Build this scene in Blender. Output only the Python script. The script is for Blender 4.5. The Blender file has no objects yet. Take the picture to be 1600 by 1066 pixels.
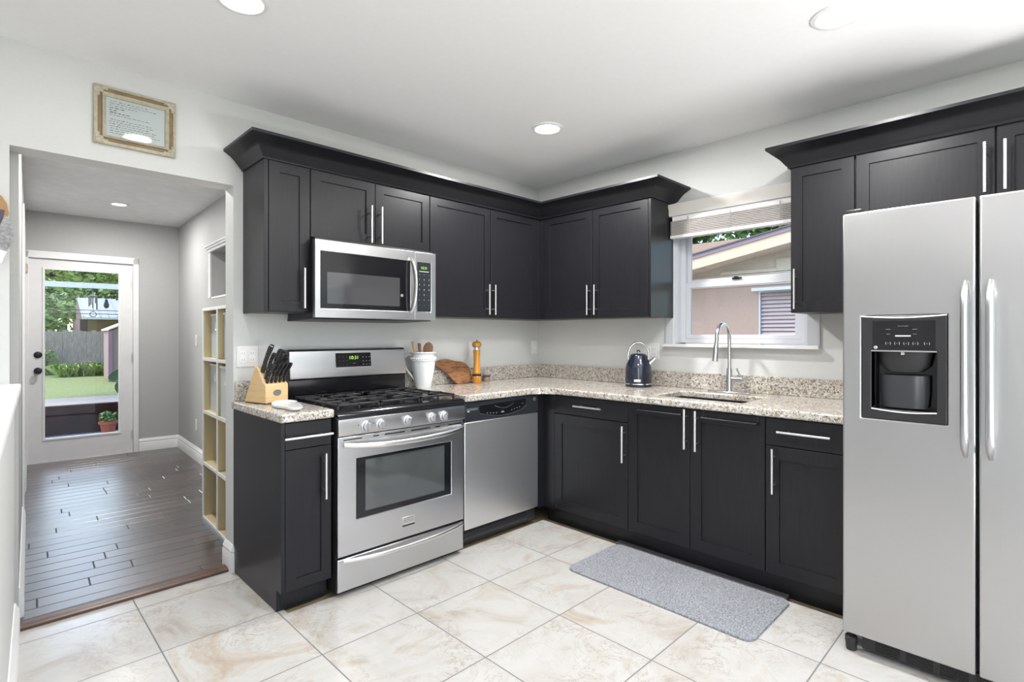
import bpy, bmesh, math, random
from mathutils import Vector, Matrix
random.seed(7)
SC = bpy.context.scene
COL = SC.collection
PI = math.pi

# ------------------------------------------------------------------ camera, world, light, exposure
F_PX, V0 = 832.7, 522.7
CAM = Vector((-3.35, -3.076, 1.27)); YAW = 0.791
cd = bpy.data.cameras.new('camera'); cam = bpy.data.objects.new('camera', cd); COL.objects.link(cam)
cd.sensor_fit = 'HORIZONTAL'; cd.sensor_width = 36.0; cd.lens = 36.0 * F_PX / 1600.0
cd.shift_y = -(533.0 - V0) / 1600.0
cd.clip_start = 0.02; cd.clip_end = 300
cam.location = CAM
cam.rotation_euler = (PI / 2, 0, YAW - PI / 2)
SC.camera = cam
SC.view_settings.view_transform = 'Standard'; SC.view_settings.look = 'None'
SC.view_settings.exposure = 0.17; SC.view_settings.gamma = 1.0
SC.view_settings.use_curve_mapping = False
try:
    SC.cycles.use_denoising = True
    SC.cycles.max_bounces = 8; SC.cycles.diffuse_bounces = 5; SC.cycles.glossy_bounces = 5
    SC.cycles.sample_clamp_indirect = 6.0
    SC.cycles.caustics_reflective = False; SC.cycles.caustics_refractive = False
except Exception: pass

W = bpy.data.worlds.new('world'); SC.world = W; W.use_nodes = True
nt = W.node_tree; nt.nodes.clear()
sky = nt.nodes.new('ShaderNodeTexSky'); sky.sky_type = 'NISHITA'; sky.sun_disc = False
sky.sun_elevation = math.radians(48); sky.sun_rotation = math.radians(330); sky.air_density = 1.0; sky.dust_density = 2.0
bgn = nt.nodes.new('ShaderNodeBackground'); bgn.inputs['Strength'].default_value = 0.70
wo = nt.nodes.new('ShaderNodeOutputWorld')
nt.links.new(sky.outputs[0], bgn.inputs[0]); nt.links.new(bgn.outputs[0], wo.inputs[0])

def light(name, typ, loc, rot, energy, color=(1, 1, 1), **kw):
    d = bpy.data.lights.new(name, typ); d.energy = energy; d.color = color
    for k, v in kw.items(): setattr(d, k, v)
    o = bpy.data.objects.new(name, d); o.location = loc; o.rotation_euler = rot
    COL.objects.link(o); return o
# the sun stands high over the back yard
s = light('sun', 'SUN', (-6, -4, 12), (0, 0, 0), 1.3, (1.0, .95, .91), angle=math.radians(1.5))
s.rotation_euler = Vector((.52, -.62, -1.0)).to_track_quat('-Z', 'Y').to_euler()
# added soft fill at assumed, unseen wall openings behind and left of the camera
light('back_opening_fill', 'AREA', (-2.6, -5.46, 1.45), (PI / 2, 0, PI), 32, (.97, .985, 1.0), shape='RECTANGLE', size=3.6, size_y=1.5)
light('side_opening_fill', 'AREA', (-5.96, -4.75, 1.25), (PI / 2, 0, -PI / 2), 30, (.97, .985, 1.0), shape='RECTANGLE', size=1.1, size_y=1.9)
# added unseen fill behind the camera, aimed up to brighten ceiling and far corner
light('ceiling_bounce_fill', 'AREA', (-3.6, -4.9, .9), (PI, 0, 0), 42, (1.0, .98, .97), shape='DISK', size=.9)
light('ceiling_bounce_fill', 'AREA', (-1.5, -4.7, .4), (PI, 0, 0), 88, (1.0, .98, .97), shape='DISK', size=.9)
# added fill without fixtures, at ceiling height out of view in kitchen and hall
for x_, y_, z_, p_ in ((-2.0, -2.2, 2.50, 20), (-2.67, -4.3, 2.50, 10), (-1.0, -4.1, 2.50, 10), (-4.5, -2.7, 2.50, 5), (-4.5, -1.0, 2.50, 5), (-2.62, .9, 2.46, 24)):
    light('overhead_fill', 'AREA', (x_, y_, z_), (0, 0, 0), p_, (1, .985, .97), shape='DISK', size=.15)

# ------------------------------------------------------------------ materials
def mat(name, color=(.5, .5, .5), rough=.5, metal=0.0, **kw):
    m = bpy.data.materials.new(name); m.use_nodes = True
    b = m.node_tree.nodes['Principled BSDF']
    b.inputs['Base Color'].default_value = (*color, 1); b.inputs['Roughness'].default_value = rough
    b.inputs['Metallic'].default_value = metal
    for k, v in kw.items():
        b.inputs[k].default_value = v
    return m
def N(m, t, **kw):
    n = m.node_tree.nodes.new(t)
    for k, v in kw.items():
        if k in n.inputs: n.inputs[k].default_value = v
        else: setattr(n, k, v)
    return n
def L(m, a, b): m.node_tree.links.new(a, b)
def B(m): return m.node_tree.nodes['Principled BSDF']
def coords(m, scale=(1, 1, 1), rot=(0, 0, 0), loc=(0, 0, 0), kind='Object'):
    tc = N(m, 'ShaderNodeTexCoord'); mp = N(m, 'ShaderNodeMapping')
    mp.inputs['Scale'].default_value = scale; mp.inputs['Rotation'].default_value = rot; mp.inputs['Location'].default_value = loc
    L(m, tc.outputs[kind], mp.inputs['Vector']); return mp.outputs[0]
def ramp(m, fac, stops, interp='LINEAR'):
    r = N(m, 'ShaderNodeValToRGB'); r.color_ramp.interpolation = interp
    e = r.color_ramp.elements
    while len(e) < len(stops): e.new(.5)
    for q, (p, c) in zip(e, stops):
        q.position = p; q.color = (*c, 1) if len(c) == 3 else c
    L(m, fac, r.inputs[0]); return r.outputs[0]
def mixc(m, fac, a, b, mode='MIX'):
    n = N(m, 'ShaderNodeMix'); n.data_type = 'RGBA'; n.blend_type = mode
    for sock, v in ((n.inputs[0], fac), (n.inputs[6], a), (n.inputs[7], b)):
        if isinstance(v, (int, float)): sock.default_value = v
        elif isinstance(v, tuple): sock.default_value = (*v, 1)
        else: L(m, v, sock)
    return n.outputs[2]
def bump(m, h, strength=.2, dist=.01):
    b = N(m, 'ShaderNodeBump'); b.inputs['Strength'].default_value = strength; b.inputs['Distance'].default_value = dist
    L(m, h, b.inputs['Height']); L(m, b.outputs[0], B(m).inputs['Normal'])
def noise(m, vec, scale, detail=4, rough=.5, dist=0.0):
    n = N(m, 'ShaderNodeTexNoise'); n.inputs['Scale'].default_value = scale; n.inputs['Detail'].default_value = detail
    n.inputs['Roughness'].default_value = rough; n.inputs['Distortion'].default_value = dist
    L(m, vec, n.inputs['Vector']); return n.outputs[0]
def varied(name, c1, c2, scale=8, rough=.5, metal=0, bmp=0, stretch=(1, 1, 1), **kw):
    m = mat(name, c1, rough, metal, **kw); v = coords(m, stretch)
    n = noise(m, v, scale, 5, .6)
    L(m, ramp(m, n, [(.3, c1), (.7, c2)]), B(m).inputs['Base Color'])
    if bmp: bump(m, n, bmp, .005)
    return m
M = {}
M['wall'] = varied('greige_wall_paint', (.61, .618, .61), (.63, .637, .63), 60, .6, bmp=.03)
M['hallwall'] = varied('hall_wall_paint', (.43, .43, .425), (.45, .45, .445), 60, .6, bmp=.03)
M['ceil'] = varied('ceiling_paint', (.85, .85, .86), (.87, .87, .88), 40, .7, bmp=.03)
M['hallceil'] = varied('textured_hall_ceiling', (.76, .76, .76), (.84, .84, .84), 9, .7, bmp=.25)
M['trim'] = varied('white_trim_paint', (.78, .78, .78), (.82, .82, .82), 20, .35)
M['doorwhite'] = varied('white_door_paint', (.74, .73, .73), (.77, .76, .76), 12, .4)
M['bluewhite'] = mat('white_vinyl', (.60, .62, .66), .3)
M['cab'] = varied('espresso_cabinet', (.009, .009, .0115), (.014, .014, .017), 30, .34, stretch=(3, 3, .25), **{'Specular IOR Level': .32})
M['cabin'] = mat('cabinet_underside_ply', (.45, .27, .13), .6)
M['nickel'] = mat('brushed_nickel', (.78, .77, .76), .28, 1.0)
M['knobsteel'] = mat('knob_steel', (.55, .55, .56), .32, 1.0)
M['chrome'] = mat('chrome', (.82, .83, .85), .08, 1.0)
M['darkmetal'] = mat('dark_bronze', (.03, .03, .035), .35, .6)
def steel(name, c, r0, r1, st, bs=.0):
    m = mat(name, c, r0, 1.0); v = coords(m, st); n = noise(m, v, 6, 3, .5)
    mr = N(m, 'ShaderNodeMapRange'); mr.inputs[3].default_value = r0; mr.inputs[4].default_value = r1
    L(m, n, mr.inputs[0]); L(m, mr.outputs[0], B(m).inputs['Roughness'])
    L(m, ramp(m, n, [(.2, tuple(x * .98 for x in c)), (.8, c)]), B(m).inputs['Base Color'])
    v2 = coords(m, (1, 1, 1)); n2 = noise(m, v2, 2.2, 2, .5); bump(m, n2, .12 + bs, .02)
    return m
M['steel'] = steel('brushed_steel_horizontal', (.62, .62, .63), .27, .31, (2, 2, 60))
M['steelv'] = steel('fridge_brushed_steel', (.52, .52, .525), .26, .36, (90, 90, 1.0), .15)
M['steeldw'] = steel('dishwasher_steel', (.90, .90, .90), .34, .44, (60, 60, 1.5), .15)
M['black'] = mat('gloss_black', (.008, .008, .010), .12)
M['blackm'] = mat('satin_black_plastic', (.018, .018, .020), .4)
M['castiron'] = varied('cast_iron', (.012, .012, .013), (.025, .025, .027), 80, .35)
M['glassblk'] = mat('smoked_oven_glass', (.02, .022, .022), .04, 0, **{'Specular IOR Level': .9})
M['ovenwin'] = mat('oven_inner_glass', (.07, .075, .075), .05, 0, **{'Specular IOR Level': 1.0})
M['rubber'] = mat('black_rubber', (.02, .02, .02), .7)
M['ceramic'] = mat('white_glazed_ceramic', (.78, .79, .81), .18)
M['plate'] = mat('white_plastic', (.74, .74, .74), .35)
M['plated'] = mat('socket_slot_grey', (.25, .25, .25), .5)
M['navy'] = mat('navy_enamel', (.010, .015, .032), .24, .15, **{'Coat Weight': .6})
M['brass'] = varied('amber_wood_varnish', (.42, .17, .02), (.55, .26, .04), 10, .25, stretch=(6, 6, .6))
M['blond'] = varied('blond_maple_block', (.62, .42, .20), (.74, .54, .30), 7, .4, stretch=(1, 1, 6))
M['spoonwood'] = varied('dark_olive_wood', (.14, .065, .03), (.30, .16, .08), 18, .5, stretch=(4, 4, .8))
M['lightwood'] = varied('light_beech', (.42, .26, .15), (.55, .36, .22), 14, .5, stretch=(4, 4, .5))
M['birch'] = varied('birch_panel', (.50, .41, .24), (.60, .50, .31), 5, .55, stretch=(3, 3, .5))
M['wicker'] = varied('brown_woven_basket', (.06, .035, .022), (.17, .10, .07), 60, .8, bmp=.8, stretch=(1, 1, 2))
M['cream'] = varied('cream_gilt_frame', (.36, .32, .23), (.52, .48, .38), 40, .45, bmp=.3)
M['gold'] = varied('antique_gold', (.16, .10, .045), (.26, .18, .09), 20, .5, .0)
M['blindcord'] = mat('blind_cord_grey', (.36, .33, .32), .8)
M['paper'] = mat('white_paper', (.74, .75, .78), .6)
M['ink'] = mat('black_ink', (.02, .02, .025), .6)
M['green_led'] = mat('green_led', (.02, .05, .0), .5, 0, **{'Emission Color': (.45, 1, .1, 1), 'Emission Strength': 1.3})
M['print'] = mat('panel_print_grey', (.55, .55, .56), .5)
M['bulb'] = mat('lamp_diffuser', (1, 1, 1), .5, 0, **{'Emission Color': (1, .98, .94, 1), 'Emission Strength': 5.0})
M['terracotta'] = mat('terracotta', (.28, .07, .035), .7)
M['bin'] = mat('frosted_bin_plastic', (.50, .56, .58), .3)
M['substrate'] = varied('bare_subfloor', (.16, .12, .06), (.28, .22, .13), 14, .8)

# polished granite: cream ground, tan drifts, brown and black grains
m = M['granite'] = mat('speckled_granite', (.7, .6, .5), .14)
v = coords(m); n1 = noise(m, v, 11, 4, .6, .8)
base = ramp(m, n1, [(.30, (.46, .42, .34)), (.50, (.58, .56, .52)), (.68, (.54, .48, .41))])
n2 = noise(m, v, 84, 3, .65, 1.2)
base = mixc(m, ramp(m, n2, [(.51, (0, 0, 0)), (.58, (1, 1, 1))]), base, (.24, .175, .125))
n3 = noise(m, coords(m, loc=(3, 5, 1)), 100, 3, .6, .8)
base = mixc(m, ramp(m, n3, [(.58, (0, 0, 0)), (.63, (1, 1, 1))]), base, (.05, .04, .045))
n4 = noise(m, coords(m, loc=(9, 2, 4)), 60, 2, .5, .5)
base = mixc(m, ramp(m, n4, [(.60, (0, 0, 0)), (.66, (1, 1, 1))]), base, (.66, .65, .63))
L(m, base, B(m).inputs['Base Color'])

# travertine-look tile with thin grey joints
TX, TY, TX0, TY0 = .4480, .4680, -1.503, -1.045
m = M['tile'] = mat('travertine_tile', (.7, .65, .6), .22)
tc = N(m, 'ShaderNodeTexCoord'); sep = N(m, 'ShaderNodeSeparateXYZ'); L(m, tc.outputs['Object'], sep.inputs[0])
def math_(m, op, a, b=None, c=None):
    n = N(m, 'ShaderNodeMath'); n.operation = op
    for i, x in enumerate((a, b, c)):
        if x is None: continue
        if isinstance(x, (int, float)): n.inputs[i].default_value = x
        else: L(m, x, n.inputs[i])
    return n.outputs[0]
gx = math_(m, 'DIVIDE', math_(m, 'SUBTRACT', sep.outputs[0], TX0), TX)
gy = math_(m, 'DIVIDE', math_(m, 'SUBTRACT', sep.outputs[1], TY0), TY)
def joint(g, size):
    fr = math_(m, 'FRACT', g); d = math_(m, 'MINIMUM', fr, math_(m, 'SUBTRACT', 1.0, fr))
    return math_(m, 'LESS_THAN', d, .0026 / size)
j = math_(m, 'MAXIMUM', joint(gx, TX), joint(gy, TY))
cell = N(m, 'ShaderNodeCombineXYZ'); L(m, math_(m, 'FLOOR', gx), cell.inputs[0]); L(m, math_(m, 'FLOOR', gy), cell.inputs[1])
wn = N(m, 'ShaderNodeTexWhiteNoise'); wn.noise_dimensions = '3D'; L(m, cell.outputs[0], wn.inputs[0])
off = N(m, 'ShaderNodeVectorMath'); off.operation = 'MULTIPLY_ADD'; L(m, wn.outputs['Color'], off.inputs[0]); off.inputs[1].default_value = (20, 20, 20); L(m, tc.outputs['Object'], off.inputs[2])
a1 = noise(m, off.outputs[0], 2.6, 7, .62, 1.3)
tb = ramp(m, a1, [(.28, (.40, .355, .30)), (.42, (.50, .48, .45)), (.55, (.53, .525, .505)), (.62, (.49, .455, .41)), (.72, (.44, .355, .28))])
a2 = noise(m, off.outputs[0], 5.0, 8, .7, 2.2)
vein = ramp(m, a2, [(.485, (0, 0, 0)), (.50, (1, 1, 1)), (.515, (0, 0, 0))])
a3 = noise(m, off.outputs[0], 3.0, 2, .5)
vm = mixc(m, 1.0, vein, ramp(m, a3, [(.42, (0, 0, 0)), (.62, (1, 1, 1))]), 'MULTIPLY')
tb = mixc(m, vm, tb, (.34, .28, .235))
tb = mixc(m, j, tb, (.17, .165, .16))
L(m, tb, B(m).inputs['Base Color'])
rr = N(m, 'ShaderNodeMapRange'); rr.inputs[3].default_value = .20; rr.inputs[4].default_value = .7; L(m, j, rr.inputs[0]); L(m, rr.outputs[0], B(m).inputs['Roughness'])
bump(m, math_(m, 'SUBTRACT', math_(m, 'MULTIPLY', a2, .12), j), .15, .003)

# dark hand-scraped planks running across the hall
m = M['plank'] = mat('dark_walnut_planks', (.05, .03, .02), .2, **{'Specular IOR Level': 1.0, 'Coat Weight': .6, 'Coat Roughness': .3})
g = noise(m, coords(m, (1.5, 26, 1), rot=(0, 0, math.radians(2.5))), 4, 6, .7)
isl = N(m, 'ShaderNodeNewGeometry')
pc = ramp(m, isl.outputs['Random Per Island'], [(0, (.032, .019, .016)), (.5, (.055, .036, .030)), (1, (.085, .058, .050))])
L(m, mixc(m, 1.0, pc, ramp(m, g, [(.3, (.55, .55, .55)), (.7, (1.25, 1.2, 1.2))]), 'MULTIPLY'), B(m).inputs['Base Color'])
gr_ = N(m, 'ShaderNodeMapRange'); gr_.inputs[3].default_value = .20; gr_.inputs[4].default_value = .42; L(m, g, gr_.inputs[0]); L(m, gr_.outputs[0], B(m).inputs['Roughness'])
bump(m, g, .22, .003)
# light grey woven mat
m = M['mat'] = mat('grey_flecked_weave', (.4, .4, .43), .9)
v = coords(m); n1 = noise(m, v, 160, 3, .7); n2 = noise(m, v, 3, 3, .5)
c = ramp(m, n1, [(.36, (.07, .075, .09)), (.50, (.25, .26, .285)), (.62, (.46, .47, .50))])
L(m, mixc(m, .35, c, ramp(m, n2, [(.3, (.22, .23, .25)), (.7, (.32, .33, .355))])), B(m).inputs['Base Color']); bump(m, n1, .6, .004)
# olive-wood board
m = M['olive'] = mat('olive_wood_board', (.3, .15, .07), .45)
v = coords(m, (2.5, 2.5, 14)); n1 = noise(m, v, 3.2, 6, .65, 1.6)
L(m, ramp(m, n1, [(.32, (.06, .02, .008)), (.45, (.22, .095, .04)), (.55, (.33, .16, .075)), (.68, (.13, .045, .018))]), B(m).inputs['Base Color'])
# window pane
def pane(name, tint=(1, 1, 1), refl=.06):
    m = bpy.data.materials.new(name); m.use_nodes = True; nt = m.node_tree; nt.nodes.clear()
    o = nt.nodes.new('ShaderNodeOutputMaterial'); mx = nt.nodes.new('ShaderNodeMixShader'); t = nt.nodes.new('ShaderNodeBsdfTransparent'); g = nt.nodes.new('ShaderNodeBsdfGlossy')
    t.inputs[0].default_value = (*tint, 1); g.inputs['Roughness'].default_value = .01
    fr = nt.nodes.new('ShaderNodeFresnel'); fr.inputs[0].default_value = 1.35
    nt.links.new(fr.outputs[0], mx.inputs[0]); nt.links.new(t.outputs[0], mx.inputs[1]); nt.links.new(g.outputs[0], mx.inputs[2]); nt.links.new(mx.outputs[0], o.inputs[0]); return m
M['pane'] = pane('clear_pane', (.96, .98, .97))
# outdoors
M['grass'] = varied('lawn_grass', (.070, .125, .022), (.200, .225, .070), 16, .9, bmp=.4)
M['slab'] = varied('pale_concrete', (0.250, 0.215, 0.190), (0.300, 0.265, 0.235), 3, .9)
M['stucco'] = varied('peach_stucco', (0.435, 0.304, 0.239), (0.464, 0.334, 0.268), 30, .9, bmp=.1)
M['fascia'] = varied('tan_fascia_board', (0.580, 0.439, 0.318), (0.617, 0.476, 0.355), 10, .8)
M['lilac'] = mat('mauve_roof_edge', (0.255, 0.188, 0.225), .8)
M['roofing'] = mat('dark_shingle', (.10, .09, .10), .9)
M['siding'] = varied('weathered_cream_board', (0.552, 0.471, 0.391), (0.690, 0.609, 0.517), 12, .8, stretch=(1.150, 1.150, 9.200))
M['peachroof'] = mat('peach_flat_roof', (0.360, 0.250, 0.200), .9)
M['louvre'] = mat('louvre_slats', (0.500, 0.410, 0.400), .5)
M['fence'] = varied('weathered_fence', (.24, .17, .13), (.50, .40, .33), 7, .9, stretch=(9, 9, .6))
M['metalroof'] = mat('grey_blue_metal_roof', (0.210, 0.240, 0.275), .45, .3)
M['shedwall'] = mat('ochre_shed_wall', (0.250, 0.160, 0.070), .9)
M['maroon'] = mat('dull_maroon_gable', (.12, .07, .08), .9)
M['pinkwall'] = mat('pink_painted_wall', (0.310, 0.210, 0.200), .8)
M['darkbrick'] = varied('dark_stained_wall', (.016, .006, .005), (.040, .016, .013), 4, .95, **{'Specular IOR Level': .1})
M['porchfloor'] = varied('lilac_grey_porch_mat', (.13, .12, .18), (.34, .33, .42), 60, .9)
M['bark'] = varied('tree_bark', (.06, .045, .03), (.12, .09, .06), 8, .9)
def leafmat(name, a, b):
    m = mat(name, a, .55); ob = N(m, 'ShaderNodeNewGeometry')
    L(m, ramp(m, ob.outputs['Random Per Island'], [(0, a), (1, b)]), B(m).inputs['Base Color'])
    try: B(m).inputs['Subsurface Weight'].default_value = 0.0
    except Exception: pass
    return m
M['leaf'] = leafmat('leaf_mix_green', (0.056, 0.134, 0.022), (0.336, 0.470, 0.112))
M['leafd'] = leafmat('leaf_dark_green', (0.021, 0.073, 0.014), (0.146, 0.270, 0.062))
M['leafb'] = leafmat('leaf_bright_green', (0.193, 0.360, 0.060), (0.600, 0.720, 0.264))
M['leafbig'] = mat('broad_leaf_dark', (.02, .08, .03), .35)

# ------------------------------------------------------------------ mesh helpers
XF = [Matrix.Identity(4)]
PHI = math.radians(2.5)
HALL = Matrix.Translation((-3.25, 0, 0)) @ Matrix.Rotation(-PHI, 4, 'Z')
def put(o, parent):
    COL.objects.link(o)
    if parent is not None: o.parent = parent
def root_loc(p):
    while p.parent is not None: p = p.parent
    return p.location
def T(name, label, cat, loc, group=None):
    o = bpy.data.objects.new(name, None); o.empty_display_size = .05
    o.location = XF[0] @ Vector(loc); COL.objects.link(o)
    o['label'] = label; o['category'] = cat
    if group: o['group'] = group
    return o
def tag(o, label, cat, group=None):
    o['label'] = label; o['category'] = cat
    if group: o['group'] = group
    return o
class MB:
    def __init__(s): s.bm = bmesh.new()
    def box(s, x0, x1, y0, y1, z0, z1):
        vs = [s.bm.verts.new((x, y, z)) for x in (x0, x1) for y in (y0, y1) for z in (z0, z1)]
        for f in ((0, 1, 3, 2), (4, 6, 7, 5), (0, 4, 5, 1), (2, 3, 7, 6), (0, 2, 6, 4), (1, 5, 7, 3)):
            s.bm.faces.new([vs[i] for i in f])
        return s
    def obox(s, c, ax, ay, az):  # oriented box, half extents as vectors
        c, ax, ay, az = map(Vector, (c, ax, ay, az))
        vs = [s.bm.verts.new(c + ax * i + ay * j + az * k) for i in (-1, 1) for j in (-1, 1) for k in (-1, 1)]
        for f in ((0, 1, 3, 2), (4, 6, 7, 5), (0, 4, 5, 1), (2, 3, 7, 6), (0, 2, 6, 4), (1, 5, 7, 3)):
            s.bm.faces.new([vs[i] for i in f])
        return s
    def ring(s, c, u, w, r, n, r2=None):
        r2 = r if r2 is None else r2
        return [s.bm.verts.new(c + u * (r * math.cos(2 * PI * k / n)) + w * (r2 * math.sin(2 * PI * k / n))) for k in range(n)]
    def skin(s, rings, cap=True):
        n = len(rings[0])
        for a, b in zip(rings, rings[1:]):
            for k in range(n): s.bm.faces.new((a[k], a[(k + 1) % n], b[(k + 1) % n], b[k]))
        if cap: s.bm.faces.new(rings[0][::-1]); s.bm.faces.new(rings[-1])
        return s
    def tube(s, pts, r, n=10, cap=True, flat=None):
        pts = [Vector(p) for p in pts]; rs = r if isinstance(r, (list, tuple)) else [r] * len(pts)
        rings = []; up = None
        for i, p in enumerate(pts):
            d = (pts[min(i + 1, len(pts) - 1)] - pts[max(i - 1, 0)]).normalized()
            if up is None:
                up = Vector((0, 0, 1)) if abs(d.z) < .9 else Vector((1, 0, 0))
            u = (up - d * up.dot(d)).normalized(); up = u; w = d.cross(u)
            rings.append(s.ring(p, u, w, rs[i], n, rs[i] * (flat or 1)))
        return s.skin(rings, cap)
    def cyl(s, a, b, r, r2=None, n=20): return s.tube([a, b], [r, r if r2 is None else r2], n)
    def lathe(s, c, prof, n=28, cap=True, axis=(0, 0, 1)):
        c = Vector(c); a = Vector(axis).normalized(); u = a.orthogonal().normalized(); w = a.cross(u)
        return s.skin([s.ring(c + a * h, u, w, max(r, .0004), n) for r, h in prof], cap)
    def prism(s, poly, fn, d0, d1):
        a = [s.bm.verts.new(fn(p[0], d0, p[1])) for p in poly]; b = [s.bm.verts.new(fn(p[0], d1, p[1])) for p in poly]
        n = len(poly); s.bm.faces.new(a[::-1]); s.bm.faces.new(b)
        for k in range(n): s.bm.faces.new((a[k], a[(k + 1) % n], b[(k + 1) % n], b[k]))
        return s
    def grid(s, us, vs, skip, fn, d0, d1):
        V = {}
        def g(i, j, k):
            if (i, j, k) not in V: V[(i, j, k)] = s.bm.verts.new(fn(us[i], (d0, d1)[k], vs[j]))
            return V[(i, j, k)]
        ok = lambda i, j: 0 <= i < len(us) - 1 and 0 <= j < len(vs) - 1 and (i, j) not in skip
        for i in range(len(us) - 1):
            for j in range(len(vs) - 1):
                if not ok(i, j): continue
                s.bm.faces.new((g(i, j, 0), g(i + 1, j, 0), g(i + 1, j + 1, 0), g(i, j + 1, 0)))
                s.bm.faces.new((g(i, j + 1, 1), g(i + 1, j + 1, 1), g(i + 1, j, 1), g(i, j, 1)))
                for (di, dj, p, q) in ((-1, 0, (i, j), (i, j + 1)), (1, 0, (i + 1, j), (i + 1, j + 1)), (0, -1, (i, j), (i + 1, j)), (0, 1, (i, j + 1), (i + 1, j + 1))):
                    if not ok(i + di, j + dj):
                        s.bm.faces.new((g(*p, 0), g(*q, 0), g(*q, 1), g(*p, 1)))
        return s
    def quad(s, *p): s.bm.faces.new([s.bm.verts.new(x) for x in p]); return s
    def sph(s, c, r, n=16, sc=(1, 1, 1)):
        c = Vector(c); rings = []
        for i in range(1, 10):
            a = PI * i / 10
            rings.append([s.bm.verts.new(c + Vector((r * sc[0] * math.sin(a) * math.cos(2 * PI * k / n), r * sc[1] * math.sin(a) * math.sin(2 * PI * k / n), -r * sc[2] * math.cos(a)))) for k in range(n)])
        return s.skin(rings)
    def text(s, txt, size, o, ux, uz, depth=.0006, align='CENTER'):
        cu = bpy.data.curves.new('t', 'FONT'); cu.body = txt; cu.size = size; cu.align_x = align; cu.align_y = 'CENTER'; cu.resolution_u = 2
        ob = bpy.data.objects.new('t', cu); COL.objects.link(ob)
        dg = bpy.context.evaluated_depsgraph_get(); dg.update()
        me = bpy.data.meshes.new_from_object(ob.evaluated_get(dg))
        o, ux, uz = Vector(o), Vector(ux), Vector(uz); n = ux.cross(uz)
        vs = [s.bm.verts.new(o + ux * v.co.x + uz * v.co.y + n * depth) for v in me.vertices]
        for p in me.polygons:
            try: s.bm.faces.new([vs[i] for i in p.vertices])
            except ValueError: pass
        bpy.data.objects.remove(ob); bpy.data.curves.remove(cu); bpy.data.meshes.remove(me)
        return s
    def build(s, name, m, parent=None, bevel=0, seg=2, angle=35, kind=None, nonormal=False):
        bm = s.bm
        if not nonormal: bmesh.ops.recalc_face_normals(bm, faces=bm.faces[:])
        org = root_loc(parent) if parent is not None else None
        for v in bm.verts:
            v.co = XF[0] @ v.co
        if parent is None and kind is None:  # a thing made of one mesh gets its origin at its base
            mn = Vector((min(v.co.x for v in bm.verts), min(v.co.y for v in bm.verts), min(v.co.z for v in bm.verts)))
            mx = Vector((max(v.co.x for v in bm.verts), max(v.co.y for v in bm.verts), mn.z)); org = (mn + mx) / 2; org.z = mn.z
        if org is not None:
            for v in bm.verts: v.co -= org
        me = bpy.data.meshes.new(name); bm.to_mesh(me); bm.free()
        me.materials.append(M[m] if isinstance(m, str) else m)
        for p in me.polygons: p.use_smooth = True
        me.set_sharp_from_angle(angle=math.radians(angle))
        o = bpy.data.objects.new(name, me)
        if parent is None and org is not None: o.location = org
        put(o, parent)
        if bevel:
            bv = o.modifiers.new('bevel', 'BEVEL'); bv.width = bevel; bv.segments = seg; bv.limit_method = 'ANGLE'; bv.angle_limit = math.radians(40)
            bv.harden_normals = False
        if kind: o['kind'] = kind
        return o
def copy_tree(o, parent=None):
    c = o.copy(); COL.objects.link(c)
    if parent is not None: c.parent = parent
    for ch in [x for x in bpy.data.objects if x.parent == o]: copy_tree(ch, c)
    return c
def struct(name, mb, m, parent=None, **kw):
    return mb.build(name, m, parent, kind='structure' if parent is None else None, **kw)
def box(name, m, parent, *a, **kw): return MB().box(*a).build(name, m, parent, **kw)
def A_(yf): return lambda u, d, z: Vector((u, yf - d, z))      # fronts that face the room from the range wall
def B_(xf): return lambda u, d, z: Vector((xf - d, u, z))      # fronts that face the room from the window wall

# ------------------------------------------------------------------ room shell
H = 2.515
wxz = lambda u, d, v: Vector((u, d, v)); wyz = lambda u, d, v: Vector((d, u, v)); wxy = lambda u, d, v: Vector((u, v, d))
struct('wall_left', MB().grid([-6.0, -3.277, -2.405, .14], [-.05, 2.067, H + .1], {(1, 0)}, wxz, 0, .13), 'wall')
struct('wall_right', MB().grid([-5.6, -2.085, -1.28, 0.0], [-.2, 1.205, 2.09, H + .1], {(1, 1)}, wyz, 0, .14), 'wall')
struct('wall_back', MB().grid([-6.0, -4.4, -.8, .14], [-.1, .7, 2.2, H + .1], {(1, 1)}, wxz, -5.62, -5.5), 'wall')
struct('wall_front', MB().grid([-5.5, -5.3, -4.2, 0], [-.1, .3, 2.2, H + .1], {(1, 1)}, wyz, -6.12, -6.0), 'wall')
struct('ceiling', MB().box(-6.0, 0, -5.5, 0, H, H + .1), 'ceil')
struct('floor', MB().grid([-6.0, -3.4, -2.37, -.632, 0], [-5.5, -2.44, -.632, .02], {(3, 1), (2, 2), (3, 2), (1, 2)}, wxy, -.012, 0.0), 'tile')
struct('floor_tile_patch', MB().box(-3.4, -2.37, -.632, .018, -.012, 0), 'tile')
struct('subfloor', MB().box(-2.42, 0, -5.4, 0, -.03, -.0125), 'substrate')
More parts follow.
